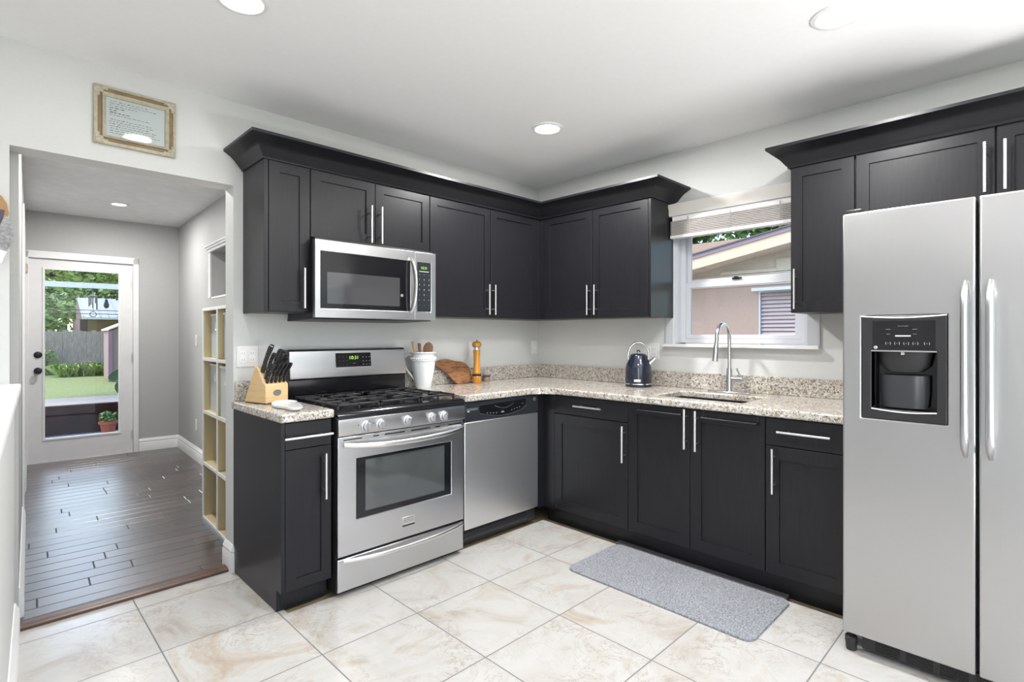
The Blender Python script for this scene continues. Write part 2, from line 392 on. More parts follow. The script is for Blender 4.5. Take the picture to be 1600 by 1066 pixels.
# raised wooden threshold between tile and plank floor
struct('trim_1', MB().prism([(.018, 0), (.018, .012), (.030, .019), (.090, .019), (.105, .010), (.105, 0)], lambda u, d, v: Vector((d, u, v)), -3.275, -2.405), varied('walnut_threshold', (.07, .035, .025), (.14, .075, .05), 8, .35))
BASEP = [(0, 0), (.018, 0), (.018, .095), (.013, .105), (.016, .115), (.009, .130), (.004, .142), (0, .142)]
def baseboard(name, pts, n_side=1):
    """pts: polyline on the floor, profile on its right-hand side, mitred"""
    mb = MB(); P = [Vector((x, y, 0)) for x, y in pts]; ns = []
    for a, b in zip(P, P[1:]):
        d = (b - a).normalized(); ns.append(Vector((d.y, -d.x, 0)) * n_side)
    rings = []
    for i, p in enumerate(P):
        if i == 0: o = ns[0]
        elif i == len(P) - 1: o = ns[-1]
        else:
            o = ns[i - 1] + ns[i]; o = o / max(.2, o.dot(ns[i]))
        rings.append([mb.bm.verts.new(p + o * q[0] + Vector((0, 0, q[1]))) for q in BASEP])
    mb.skin(rings); return struct(name, mb, 'trim')
baseboard('baseboard_left', [(-2.405, .128), (-2.405, -.0), (-2.37, -.0)], 1)
# low wall with a white ledge on the photographer's left
XF[0] = Matrix.Translation((-3.262, -.0, 0)) @ Matrix.Rotation(-math.radians(3), 4, 'Z')
struct('wall_knee', MB().box(-.13, 0, -1.75, -.003, 0, 1.03), 'wall')
struct('trim_2', MB().box(-.17, .022, -1.78, -.003, 1.03, 1.062), 'trim', bevel=.008)
struct('baseboard_knee', MB().prism(BASEP, lambda u, d, v: Vector((u, d, v)), -1.75, -.02), 'trim')
XF[0] = Matrix.Identity(4)

# hall -------------------------------------------------------------
XF[0] = HALL
HB, HR = 3.89, 1.283
pk_ = MB(); rp = random.Random(21); y_ = .098
while y_ < HB + .02:
    x_ = -.03 - rp.uniform(.1, 1.0)
    while x_ < HR + .02:
        l_ = rp.uniform(.45, 1.25); xa, xb = max(x_, -.03), min(x_ + l_, HR + .02)
        if xb - xa > .02:
            g_ = .0022; lo = [pk_.bm.verts.new(p) for p in ((xa + g_ * .3, y_ + g_ * .3, -.004), (xb - g_ * .3, y_ + g_ * .3, -.004), (xb - g_ * .3, y_ + .116 - g_ * .3, -.004), (xa + g_ * .3, y_ + .116 - g_ * .3, -.004))]
            md = [pk_.bm.verts.new((v.co.x, v.co.y, .0045)) for v in lo]
            e_ = .0035; cx_, cy_ = (xa + xb) / 2, y_ + .058
            hi = [pk_.bm.verts.new((v.co.x + (e_ if v.co.x < cx_ else -e_), v.co.y + (e_ if v.co.y < cy_ else -e_), .008)) for v in lo]
            pk_.skin([lo, md, hi])
        x_ += l_
    y_ += .1165
struct('floor_hall', pk_, 'plank', angle=15)
struct('subfloor_hall', MB().box(-.03, HR + .3, .06, HB + .02, -.02, -.0045), 'blackm')
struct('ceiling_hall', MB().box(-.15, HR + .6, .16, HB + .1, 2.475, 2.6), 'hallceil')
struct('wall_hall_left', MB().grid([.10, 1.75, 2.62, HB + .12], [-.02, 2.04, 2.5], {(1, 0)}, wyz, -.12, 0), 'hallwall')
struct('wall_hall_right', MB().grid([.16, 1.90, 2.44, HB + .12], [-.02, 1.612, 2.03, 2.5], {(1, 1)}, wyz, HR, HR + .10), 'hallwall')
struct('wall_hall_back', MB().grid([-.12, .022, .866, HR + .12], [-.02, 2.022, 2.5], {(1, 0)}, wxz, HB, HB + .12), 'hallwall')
baseboard('baseboard_hall_back', [(.912, HB), (HR, HB), (HR, .17)])
baseboard('baseboard_hall_left', [(0, .15), (0, 1.66)])
baseboard('baseboard_hall_left', [(0, 2.72), (0, HB - .02)])
# niche opening with crown casing high on the hall's right wall
tr = MB()
tr.box(HR - .012, HR, 2.44, 2.50, 1.612, 2.03); tr.box(HR - .012, HR, 1.84, 1.90, 1.612, 2.03)
for k, (d, z0, z1) in enumerate(((.020, 2.03, 2.055), (.034, 2.055, 2.072), (.045, 2.072, 2.085))): tr.box(HR - d, HR, 1.84 - d * .3, 2.50 + d * .3, z0, z1)
tr.box(HR - .004, HR + .10, 1.90, 2.44, 1.600, 1.614)
struct('trim_3', tr, 'trim')
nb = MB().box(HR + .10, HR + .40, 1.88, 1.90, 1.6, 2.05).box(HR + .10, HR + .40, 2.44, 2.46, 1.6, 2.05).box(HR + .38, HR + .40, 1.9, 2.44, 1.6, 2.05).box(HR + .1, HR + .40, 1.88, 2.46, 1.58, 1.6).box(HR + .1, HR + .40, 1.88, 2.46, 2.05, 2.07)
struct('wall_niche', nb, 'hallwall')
XFs = XF[0]
# side door on the hall's left wall
d2 = struct('door_2', MB().box(-.075, -.035, 1.77, 2.60, .01, 2.02), 'doorwhite')
cs = MB(); cs.box(0, .012, 1.66, 1.75, .0, 2.04); cs.box(0, .012, 2.62, 2.71, .0, 2.04); cs.box(0, .012, 1.66, 2.71, 2.04, 2.13); cs.box(-.12, 0, 1.745, 1.75, .01, 2.04); cs.box(-.12, 0, 2.62, 2.625, .01, 2.04)
struct('trim_4', cs, 'trim', bevel=.003)
# glazed back door
d1 = MB().grid([.028, .148, .738, .860], [.012, .238, 1.914, 2.014], {(1, 1)}, wxz, HB + .012, HB + .052)
d1o = struct('door_1', d1, 'doorwhite', bevel=.002)
gb = MB().grid([.130, .150, .736, .756], [.220, .240, 1.912, 1.932], {(1, 1)}, wxz, HB + .004, HB + .014)
struct('glazing_bead', gb, 'trim', d1o, bevel=.003)
struct('door_glass', MB().box(.148, .738, HB + .028, HB + .034, .238, 1.914), 'pane', d1o)
for z, r in ((1.070, .032), (.914, .031)):
    mb = MB().lathe((.098, HB + .012, z), [(r, 0), (r, .006), (r * .85, .010), (r * .45, .012)], axis=(0, -1, 0))
    if z < 1: mb.lathe((.098, HB + .002, z), [(.012, 0), (.012, .02), (.026, .030), (.029, .042), (.022, .054), (.008, .058)], axis=(0, -1, 0))
    else: mb.box(.094, .102, HB - .012, HB + .004, z - .014, z + .014)
    struct('deadbolt' if z > 1 else 'door_knob', mb, 'darkmetal', d1o)
for z in (1.82, 1.02, .19):
    mb = MB().cyl((.864, HB - .004, z - .045), (.864, HB - .004, z + .045), .006, n=10).box(.845, .864, HB + .006, HB + .0125, z - .045, z + .045)
    struct('hinge', mb, 'nickel', d1o)
mb = MB().lathe((.205, HB + .027, 1.868), [(.024, 0), (.024, .004), (.010, .010)], axis=(0, -1, 0))
struct('suction_cup', mb, 'blackm', d1o)
cs = MB()
cs.box(-.012, .030, HB - .018, HB, .0, 2.085).box(.862, .910, HB - .018, HB, .0, 2.085).box(-.012, .910, HB - .018, HB, 2.020, 2.088)
cs.box(.022, .027, HB, HB + .1, .0, 2.022).box(.861, .866, HB, HB + .1, .0, 2.022).box(.022, .866, HB, HB + .1, 2.0165, 2.022).box(.022, .866, HB, HB + .12, -.01, .010)
struct('trim_5', cs, 'trim', bevel=.002)
t = MB().box(-.002, .026, HB - .045, HB - .0185, 1.865, 1.950).build('door_chime_box', mat('beige_plastic', (.50, .44, .36), .5), None, bevel=.004)
tag(t, 'small beige sensor box on the casing beside the glazed back door', 'sensor box')
for z, lab in ((1.21, 'upper narrow white switch plate on the hall wall beside the cube shelf'), (.36, 'lower narrow white outlet plate on the hall wall above the baseboard')):
    t = T('wall_plate', lab, 'wall plate', (HR, 3.02, z - .055), None)
    box('plate', 'plate', t, HR - .006, HR, 2.985, 3.055, z - .057, z + .057, bevel=.002)
    box('rocker', 'trim', t, HR - .010, HR - .006, 3.005, 3.035, z - .03, z + .03, bevel=.001)
# open cube shelf with bins
t = T('cube_shelf', 'tall birch cube shelf with white front edges standing against the hall wall', 'shelf', (1.09, .61, .008))
zs = [.008, .045, .075, .395, .412, .742, .760, 1.095, 1.115, 1.425, 1.452]
b0, b1 = .238, .985
frame = MB().box(.905, 1.275, b1 - .02, b1, .008, 1.445).box(.905, 1.275, b0, b0 + .02, .008, 1.445).box(.905, 1.275, b0 + .02, b1 - .02, 1.425, 1.445)
frame.build('carcass', 'birch', t)
box('centre_panel', 'birch', t, .905, 1.265, .606, .622, .046, 1.424)
for z in (.036, .400, .745, 1.098):
    box('shelf_board', 'birch', t, .905, 1.265, b0 + .021, .605, z, z + .016); box('shelf_board', 'birch', t, .905, 1.265, .623, b1 - .021, z, z + .016)
box('back_panel', 'birch', t, 1.266, 1.274, b0 + .021, b1 - .021, .03, 1.424)
ed = MB().grid([b0, b0 + .020, .605, .623, b1 - .018, b1], [.036, .054, .398, .417, .743, .763, 1.096, 1.116, 1.427, 1.446], {(i, j) for i in (1, 3) for j in (1, 3, 5, 7)}, wyz, .899, .905)
ed.build('edge_banding', 'trim', t)
box('plinth', mat('shelf_plinth_grey', (.33, .36, .36), .3), t, .902, .918, b0 + .004, b1 - .002, .009, .035)
def bin_(b0_, b1_, z0_, z1_, a0, lab, m='bin'):
    t = T('storage_bin', lab, 'bin', ((a0 + 1.24) / 2, (b0_ + b1_) / 2, z0_), 'frosted bins on the cube shelf')
    bd = MB().grid([b0_, b0_ + .006, b1_ - .006, b1_], [z0_, z1_], set(), wyz, a0, a0 + .006); bd.box(a0 + .006, 1.24, b0_, b0_ + .006, z0_, z1_); bd.box(a0 + .006, 1.24, b1_ - .006, b1_, z0_, z1_); bd.box(1.234, 1.24, b0_ + .006, b1_ - .006, z0_, z1_); bd.box(a0 + .006, 1.234, b0_ + .006, b1_ - .006, z0_, z0_ + .006)
    bd.build('body', m, t)
    lab2 = MB().grid([b0_ - .0, b0_ + .006, b1_ - .006, b1_], [z1_ - .012, z1_], set(), wyz, a0 - .006, a0); lab2.build('rim', 'trim', t)
    c = (b0_ + b1_) / 2; zc = z1_ - .085
    mb = MB(); mb.tube([(a0 - .008, c + .016 * math.cos(q), zc + .026 * math.sin(q)) for q in [2 * PI * k / 16 for k in range(17)]], .004, 8)
    mb.build('ring_pull', 'plate', t)
bin_(.635, .940, 1.116, 1.405, .945, 'frosted bin in the top left cell of the cube shelf')
bin_(.275, .590, 1.116, 1.405, .935, 'frosted bin in the top right cell of the cube shelf')
bin_(.635, .940, .763, 1.075, .940, 'frosted bin in the second row left cell of the cube shelf')
bin_(.275, .590, .763, 1.075, .915, 'frosted bin in the second row right cell of the cube shelf')
bk = T('woven_basket', 'dark brown woven basket in the bottom left cell of the cube shelf', 'basket', (1.1, .78, .054))
bb = MB(); rings = []
for z, g_ in ((.054, 0), (.14, .006), (.25, .008), (.36, .004)):
    x0_, x1_, y0_, y1_ = .985 - g_, 1.24 + g_, .655 - g_, .915 + g_
    rings.append([bb.bm.verts.new(p) for p in ((x0_, y0_, z), (x1_, y0_, z), (x1_, y1_, z), (x0_, y1_, z))])
bb.skin(rings).build('body', 'wicker', bk, bevel=.01)
box('label_tag', 'blackm', bk, .972, .976, .665, .700, .215, .27)
# small round hall downlight
def downlight(x, y, z, lab, r=.072, group='recessed ceiling lights', power=21):
    t = T('recessed_light', lab, 'ceiling light', (x, y, z - .012), group)
    MB().lathe((x, y, z - .0005), [(r + .022, 0), (r + .020, -.006), (r + .004, -.010), (r, -.004), (r - .004, .0)], 36).build('trim_ring', 'trim', t)
    MB().lathe((x, y, z - .0015), [(r - .004, 0), (r - .006, -.003), (.01, -.004)], 32).build('diffuser', 'bulb', t)
    p = XF[0] @ Vector((x, y, z - .02))
    light('downlight_lamp', 'AREA', p, (0, 0, 0), power, (1, .985, .97), shape='DISK', size=r * 2)
downlight(.65, 3.0, 2.475, 'small round recessed light in the hall ceiling', .055, None, 20)
XF[0] = Matrix.Identity(4)
downlight(-.940, -.941, H, 'round recessed light in the kitchen ceiling nearest the cabinet corner', power=32)
downlight(-.985, -2.490, H, 'large round recessed light in the ceiling at the upper right over the refrigerator side', power=20)
downlight(-2.672, -.962, H, 'recessed light cut by the top edge of the photo above the framed letter', power=5)

# ------------------------------------------------------------------ kitchen window
W0, W1 = -2.085, -1.28
w = struct('window_1', MB().grid([W0 + .001, W0 + .038, W1 - .038, W1 - .001], [1.212, 1.240, 2.05, 2.088], {(1, 1)}, wyz, .055, .135), 'bluewhite', bevel=.002)
MB().grid([W0 + .038, W0 + .075, W1 - .072, W1 - .038], [1.240, 1.268, 1.585, 1.622], {(1, 1)}, wyz, .060, .085).build('lower_sash', 'bluewhite', w, bevel=.003)
MB().grid([W0 + .038, W0 + .068, W1 - .062, W1 - .038], [1.600, 1.640, 2.02, 2.05], {(1, 1)}, wyz, .088, .112).build('upper_sash', 'bluewhite', w, bevel=.003)
box('lower_pane', 'pane', w, .070, .074, W0 + .075, W1 - .072, 1.268, 1.585)
box('upper_pane', 'pane', w, .098, .102, W0 + .068, W1 - .062, 1.640, 2.02)
mb = MB().box(.048, .060, -1.70, -1.64, 1.622, 1.634).box(.040, .056, -1.68, -1.655, 1.628, 1.640); mb.build('sash_lock', 'darkmetal', w, bevel=.002)
cs = MB()
PR = [(0, 0), (.075, 0), (.078, .010), (.066, .016), (.048, .014), (.030, .018), (.014, .018), (.010, .012), (0, .010)]
for sgn, y in ((1, W1), (-1, W0)):
    cs.prism(PR, lambda u, d, v, sgn=sgn, y=y: Vector((-v, y + sgn * u, d)), 1.205, 2.10)
cs.prism(PR, lambda u, d, v: Vector((-v, d, 2.088 + u)), W0 - .075, W1 + .075)
cs.box(0, .055, W1 - .010, W1, 1.212, 2.088); cs.box(0, .055, W0, W0 + .010, 1.212, 2.088); cs.box(0, .055, W0, W1, 2.078, 2.088)
cs.build('casing', 'bluewhite', w)
MB().box(-.050, .056, W0 - .080, W1 + .080, 1.185, 1.206).build('sill', 'trim', w, bevel=.004)
# horizontal blind drawn up
t = T('window_blind', 'off-white horizontal blind drawn up at the top of the kitchen window', 'blind', (-.06, -1.68, 1.93))
vl = MB().prism([(0, 2.062), (.006, 2.062), (.010, 2.075), (.010, 2.105), (.018, 2.120), (.018, 2.140), (0, 2.140)], lambda u, d, v: Vector((-.068 - u, d, v)), -2.094, -1.262)
vl.box(-.068, -.019, -1.270, -1.262, 2.062, 2.140); vl.build('valance', varied('blind_offwhite', (.62, .60, .57), (.66, .64, .61), 4, .5), t)
box('headrail', 'trim', t, -.062, -.024, -2.085, -1.285, 2.030, 2.062)
sl = MB()
for k in range(9):
    z = 1.938 + k * .0104; sl.box(-.068, -.020, -2.082, -1.275, z, z + .0055)
sl.box(-.058, -.028, -2.078, -1.279, 1.936, 2.030)
sl.build('slat_stack', varied('blind_slats', (.44, .41, .39), (.50, .47, .45), 8, .5), t)
box('bottom_rail', 'trim', t, -.070, -.018, -2.084, -1.272, 1.912, 1.934, bevel=.003)
for y in (-1.40, -1.68, -1.97):
    MB().box(-.0700, -.0690, y - .0025, y + .0025, 1.934, 2.05).build('ladder_cord', M['blindcord'], t)

# ------------------------------------------------------------------ cabinets
def shaker(name, fn, u0, u1, z0, z1, parent, fw=.055, th=.020, rec=.007, m='cab'):
    mb = MB(); bm = mb.bm; w_ = .003
    def loop(e, d): return [bm.verts.new(fn(a, d, b)) for a, b in ((u0 + e, z0 + e), (u1 - e, z0 + e), (u1 - e, z1 - e), (u0 + e, z1 - e))]
    Ls = [loop(0, .0), loop(0, th - .0015), loop(.0015, th), loop(fw, th), loop(fw + .0015, th - rec), ]
    for a, b in zip(Ls, Ls[1:]):
        for k in range(4): bm.faces.new((a[k], a[(k + 1) % 4], b[(k + 1) % 4], b[k]))
    bm.faces.new(Ls[0][::-1]); bm.faces.new(Ls[-1])
    return mb.build(name, m, parent, angle=20)
def slab(name, fn, u0, u1, z0, z1, parent, th=.020, m='cab'):
    mb = MB().grid([u0, u1], [z0, z1], set(), fn, 0, th); return mb.build(name, m, parent, bevel=.0015)
def bar(fn, u, z, length, vert, parent, stand=.036, th=.020, r=.0060):
    mb = MB(); h = length / 2
    e = (lambda s_: (u, z + s_)) if vert else (lambda s_: (u + s_, z))
    a, b = e(-h), e(h); mb.cyl(fn(a[0], th + stand, a[1]), fn(b[0], th + stand, b[1]), r, n=14)
    for s_ in (-h * .62, h * .62):
        p = e(s_); mb.cyl(fn(p[0], th, p[1]), fn(p[0], th + stand, p[1]), r * .75, n=10)
    return mb.build('handle', 'nickel', parent)
UZ0, UZ1, UD = 1.385, 2.158, .285
gA, gB = A_(-UD), B_(-UD); G = .0018
def carcass(t, *a, hole=None):
    return box('carcass', 'cab', t, *a)
def upper(name, lab, run, u0, u1, z0, doors, handles, extra=None, u_lo=None, u_hi=None):
    lo, hi = min(u0, u1) if u_lo is None else u_lo, max(u0, u1) if u_hi is None else u_hi
    if run == 'A': t = T(name, lab, 'cabinet', ((lo + hi) / 2, -UD / 2, z0)); carcass(t, lo, hi, -UD, -.001, z0, UZ1); fn = gA
    else: t = T(name, lab, 'cabinet', (-UD / 2, (lo + hi) / 2, z0)); carcass(t, -UD, -.001, lo, hi, z0, UZ1); fn = gB
    for (a, b), (hu, hz, hl) in zip(doors, handles):
        d = shaker('door', fn, a + G, b - G, z0 + .002, UZ1 - .004, t); bar(fn, hu, hz, hl, True, d)
    return t
HZ = 1.512
upper('upper_cabinet', 'narrow single-door espresso upper cabinet left of the microwave', 'A', -2.355, -2.120, UZ0, [(-2.335, -2.119)], [(-2.163, HZ, .21)])
box('gable_panel', 'cab', bpy.data.objects['upper_cabinet'], -2.357, -2.336, -.3045, -.0005, UZ0 - .003, UZ1 - .002, bevel=.001)
upper('upper_cabinet', 'short two-door espresso cabinet directly above the microwave', 'A', -2.1195, -1.3435, 1.789, [(-2.1185, -1.731), (-1.731, -1.344)], [(-1.773, 1.902, .215), (-1.706, 1.905, .215)])
upper('upper_cabinet', 'tall two-door espresso upper cabinet right of the microwave running into the corner', 'A', -1.343, -.300, UZ0, [(-1.342, -.822), (-.820, -.345)], [(-.862, HZ, .21), (-.806, HZ, .21)], u_hi=-.001)
o_ = [o for o in COL.objects if o.name.startswith('upper_cabinet')][-1]
box('corner_filler', 'cab', o_, -.344, -.286, -.3035, -.2855, UZ0 + .002, UZ1 - .004)
upper('upper_cabinet', 'two-door espresso upper cabinet between the corner and the window', 'B', -1.265, -.3045, UZ0, [(-.800, -.343), (-1.247, -.802)], [(-.780, HZ, .21), (-.842, HZ, .21)])
o_ = [o for o in COL.objects if o.name.startswith('upper_cabinet')][-1]
box('corner_filler', 'cab', o_, -.3035, -.2855, -.342, -.305, UZ0 + .002, UZ1 - .004)
box('gable_panel', 'cab', o_, -.3045, -.0005, -1.267, -1.249, UZ0 - .003, UZ1 - .002, bevel=.001)
upper('upper_cabinet', 'single-door espresso upper cabinet between the window and the refrigerator', 'B', -2.397, -2.100, UZ0, [(-2.396, -2.102)], [(-2.130, HZ - .004, .21)])
upper('upper_cabinet', 'wide two-door espresso cabinet above the refrigerator', 'B', -3.44, -2.3985, 1.80, [(-2.911, -2.400), (-3.425, -2.913)], [(-2.878, 1.980, .212), (-2.942, 1.978, .208)])
CP = [(0, 2.152), (.010, 2.152), (.012, 2.160), (.020, 2.166), (.034, 2.180), (.052, 2.198), (.074, 2.216), (.100, 2.230), (.112, 2.236), (.118, 2.238), (.118, 2.252), (.112, 2.254), (0, 2.254)]
def crown(name, lab, path, norms, loc, sc=None):
    mb = MB(); rings = []
    for (x, y), (nx, ny) in zip(path, norms):
        rings.append([mb.bm.verts.new((x + nx * q[0], y + ny * q[0], q[1])) for q in CP])
    mb.skin(rings)
    return tag(mb.build(name, 'cab', None, angle=50), lab, 'moulding')
f_ = -.306
crown('crown_moulding', 'dark crown moulding wrapping the corner run of upper cabinets from doorway to window', [(-2.357, -.001), (-2.357, f_), (f_, f_), (f_, -1.267), (-.001, -1.267)], [(-.82, 0), (-.82, -1), (-1, -1), (-1, -1), (0, -1)], None)
crown('crown_moulding', 'dark crown moulding on the upper cabinets between window and refrigerator', [(-.001, -2.098), (f_, -2.098), (f_, -3.44), ], [(0, .70), (-1, .70), (-1, 0)], None)
# lighter unfinished strips seen under the corner run
BT = .872
bA, bB = A_(-.625), B_(-.625)
def base(name, lab, run, u0, u1, toe=True):
    if run == 'A':
        t = T(name, lab, 'cabinet', ((u0 + u1) / 2, -.31, 0)); box('carcass', 'cab', t, u0, u1, -.625, -.001, .10, BT); box('toe_kick', 'cab', t, u0, u1, -.590, -.575, 0.001, .0995)
    else:
        t = T(name, lab, 'cabinet', (-.31, (u0 + u1) / 2, 0)); box('carcass', 'cab', t, -.625, -.001, u0, u1, .10, BT); box('toe_kick', 'cab', t, -.575, -.560, u0, u1, -.011, .0995)
    return t
t = base('base_cabinet', 'narrow espresso base cabinet with one drawer at the left end beside the stove', 'A', -2.387, -2.166)
MB().prism([(-.001, .001), (-.590, .001), (-.590, .100), (-.646, .100), (-.646, BT), (-.001, BT)], lambda u, d, v: Vector((d, u, v)), -2.405, -2.3875).build('end_panel', 'cab', t, bevel=.001)
d = slab('drawer', bA, -2.386, -2.167, .745, .866, t); bar(bA, -2.288, .800, .225, False, d)
d = shaker('door', bA, -2.386, -2.167, .100, .741, t, fw=.05); bar(bA, -2.208, .603, .215, True, d)
t = base('base_cabinet', 'espresso base cabinet with one drawer next to the dishwasher in the corner', 'B', -1.3145, -.625)
box('corner_filler', 'cab', t, -.697, -.6255, -.645, -.626, .10, BT); box('filler_strip', 'cab', t, -.643, -.6255, -.742, -.646, .10, BT)
d = slab('drawer', bB, -1.313, -.744, .748, .866, t); bar(bB, -1.037, .812, .215, False, d)
d = shaker('door', bB, -1.313, -.744, .112, .744, t, fw=.062); bar(bB, -1.297, .620, .215, True, d)
t = base('sink_cabinet', 'two-door espresso base cabinet under the sink', 'B', -2.0955, -1.3155)
d = shaker('door', bB, -1.7045, -1.3165, .112, .866, t, fw=.062); bar(bB, -1.690, .760, .215, True, d)
d = shaker('door', bB, -2.0945, -1.7075, .112, .866, t, fw=.062); bar(bB, -1.752, .757, .215, True, d)
t = base('base_cabinet', 'espresso base cabinet with one drawer next to the refrigerator', 'B', -2.468, -2.0965)
d = slab('drawer', bB, -2.467, -2.0985, .735, .866, t); bar(bB, -2.273, .806, .225, False, d)
d = shaker('door', bB, -2.467, -2.0985, .112, .731, t, fw=.062); bar(bB, -2.140, .615, .215, True, d)
for ua, ub, z, lab in ((-1.668, -1.393, .833, 'dark over-door towel bar on the left sink cabinet door'), (-2.066, -1.783, .830, 'dark over-door towel bar on the right sink cabinet door')):
    tb_ = MB().cyl((-.672, ua, z), (-.672, ub, z), .005, n=12)
    for y in (ua + .004, ub - .004): tb_.box(-.672, -.6462, y - .004, y + .004, z - .004, z + .004)
    for y in (ua + .004, ub - .004): tb_.box(-.6480, -.6462, y - .006, y + .006, z - .01, .8685)
    tag(tb_.build('towel_bar', 'darkmetal', None), lab, 'towel bar', 'over-door towel bars')

# ------------------------------------------------------------------ worktops
CT0, CT1 = .8725, .9135
t = T('worktop', 'short speckled granite worktop left of the stove under the knife block', 'worktop', (-2.29, -.33, CT0))
MB().box(-2.418, -2.163, -.672, -.0015, CT0, CT1).build('slab', 'granite', t, bevel=.009, seg=3)
box('backsplash', 'granite', t, -2.400, -2.163, -.022, -.0015, CT1 + .0005, 1.017, bevel=.002)
t = T('worktop', 'long L-shaped speckled granite worktop with the sink running under the window', 'worktop', (-.33, -1.2, CT0))
xs = [-1.352, -.672, -.560, -.200, -.0015]; ys = [-2.478, -1.945, -1.430, -.672, -.0015]
mb = MB().grid(xs, ys, {(0, 0), (0, 1), (0, 2), (2, 1)}, wxy, CT0, CT1)
mb.build('slab', 'granite', t, bevel=.009, seg=3)
cr = [(-.6725 - .11, -.6725)] + [(-.6725 - .11 + .11 * math.sin(q), -.6725 - .11 + .11 * math.cos(q)) for q in [PI / 2 * k / 8 for k in range(9)]] + [(-.6725, -.6725 - .11), (-.655, -.655)]
cr = [(-.6715, -.6715), (-.6715, -.7815)] + [(-.7815 + .11 * math.cos(q), -.7815 + .11 * math.sin(q)) for q in [PI / 2 * k / 8 for k in range(1, 8)]] + [(-.7815, -.6715)]
MB().prism(cr, wxy, CT0 + .0002, CT1 - .0006).build('inner_corner_fillet', 'granite', t, bevel=.003)
bs = MB().grid([-1.352, -.022, -.0015], [-2.478, -.022, -.0015], {(0, 0)}, wxy, CT1 + .0005, 1.017)
bs.build('backsplash', 'granite', t, bevel=.002)
# undermount sink
t = T('kitchen_sink', 'stainless undermount sink set in the granite below the window', 'sink', (-.38, -1.69, .69))
X0, X1, Y0, Y1 = -.568, -.192, -1.953, -1.422
mb = MB(); bm = mb.bm
def rrect(x0, x1, y0, y1, r, z, n=5):
    vs = []
    for cx_, cy_, a0 in ((x1 - r, y1 - r, 0), (x0 + r, y1 - r, 90), (x0 + r, y0 + r, 180), (x1 - r, y0 + r, 270)):
        for k in range(n + 1):
            a = math.radians(a0 + 90 * k / n); vs.append(bm.verts.new((cx_ + r * math.cos(a), cy_ + r * math.sin(a), z)))
    return vs
rs = [rrect(X0 - .02, X1 + .02, Y0 - .02, Y1 + .02, .03, CT0 - .001), rrect(X0, X1, Y0, Y1, .03, CT0 - .001), rrect(X0 + .008, X1 - .008, Y0 + .008, Y1 - .008, .05, .72), rrect(X0 + .04, X1 - .04, Y0 + .04, Y1 - .04, .05, .695)]
for a, b in zip(rs, rs[1:]):
    n = len(a)
    for k in range(n): bm.faces.new((a[k], a[(k + 1) % n], b[(k + 1) % n], b[k]))
bm.faces.new(rs[-1])
mb.build('basin', mat('sink_steel', (.88, .88, .89), .38, 1.0), t, nonormal=True)
MB().lathe((-.38, -1.69, .6955), [(.045, 0), (.045, .003), (.032, .002), (.005, .001)]).build('drain', 'chrome', t)
# faucet
FX, FY, FZ = -.105, -1.690, CT1 + .0005
t = T('kitchen_faucet', 'brushed steel pull-down gooseneck faucet behind the sink', 'faucet', (FX, FY, FZ))
fm = mat('faucet_steel', (.62, .63, .66), .22, 1.0)
MB().box(FX - .028, FX + .028, FY - .128, FY + .128, FZ, FZ + .007).build('base_plate', fm, t, bevel=.003)
MB().lathe((FX, FY, FZ + .007), [(.022, 0), (.0185, .010), (.0175, .135), (.0165, .14)]).build('body', fm, t)
pts = [(FX, FY, FZ + .145), (FX, FY, 1.215)]
R_ = .088; cx_, cz_ = FX - R_, 1.245
for k in range(0, 13):
    a = PI * k / 12 * 1.03
    pts.append((cx_ + R_ * math.cos(a), FY, cz_ + R_ * 1.0 * math.sin(a)))
ex, ez = pts[-1][0], pts[-1][2]; pts.append((ex - .006, FY, ez - .03))
MB().tube(pts, .0112, 14).build('spout', fm, t)
MB().tube([(ex - .006, FY, ez - .026), (ex - .010, FY, ez - .05), (ex - .022, FY, ez - .125)], [.0125, .0145, .0165], 16).build('spray_head', fm, t)
MB().cyl((FX, FY - .016, FZ + .085), (FX, FY - .078, FZ + .085), .0145, n=18).build('valve', fm, t)
MB().tube([(FX, FY - .070, FZ + .090), (FX - .004, FY - .060, FZ + .118), (FX - .006, FY - .045, FZ + .150)], [.005, .005, .006], 10).build('lever', fm, t)

# ------------------------------------------------------------------ stove
SX0, SX1 = -2.154, -1.374
t = T('gas_stove', 'stainless steel freestanding gas stove with black cooktop below the microwave', 'stove', ((SX0 + SX1) / 2, -.33, 0))
sf = A_(-.655)
box('body', 'blackm', t, SX0 + .004, SX1 - .004, -.654, -.012, .022, .872)
for x in (SX0 + .05, SX1 - .05):
    for y in (-.60, -.06): MB().cyl((x, y, .0005), (x, y, .0215), .018, .012, 14).build('levelling_foot', 'blackm', t)
mb = MB().box(SX0, SX1, -.672, -.085, .8725, .898); mb.build('cooktop', 'black', t, bevel=.010, seg=3)
mb = MB().prism([(-.672, .8722), (-.690, .860), (-.690, .877), (-.684, .888), (-.672, .896)], lambda u, d, v: Vector((d, u, v)), SX0, SX1); mb.build('cooktop_lip', 'black', t)
cp = MB().prism([(-.655, .779), (-.686, .779), (-.690, .785), (-.6885, .859), (-.655, .8715)], lambda u, d, v: Vector((d, u, v)), SX0 + .002, SX1 - .002); cp.build('control_panel', 'steel', t, bevel=.002)
for k, x in enumerate((-2.007, -1.925, -1.765, -1.607, -1.526)):
    kb = MB().lathe((x, -.6895, .8145), [(.029, 0), (.029, .005), (.022, .008), (.021, .020), (.019, .022)], 26, axis=(0, -1, 0)).box(x - .0055, x + .0055, -.728, -.711, .795, .834)
    kb.build('knob', M['knobsteel'], t, bevel=.001)
    MB().cyl((x - .040, -.6896, .825), (x - .040, -.6904, .825), .0028, n=10).build('knob_mark', 'blackm', t)
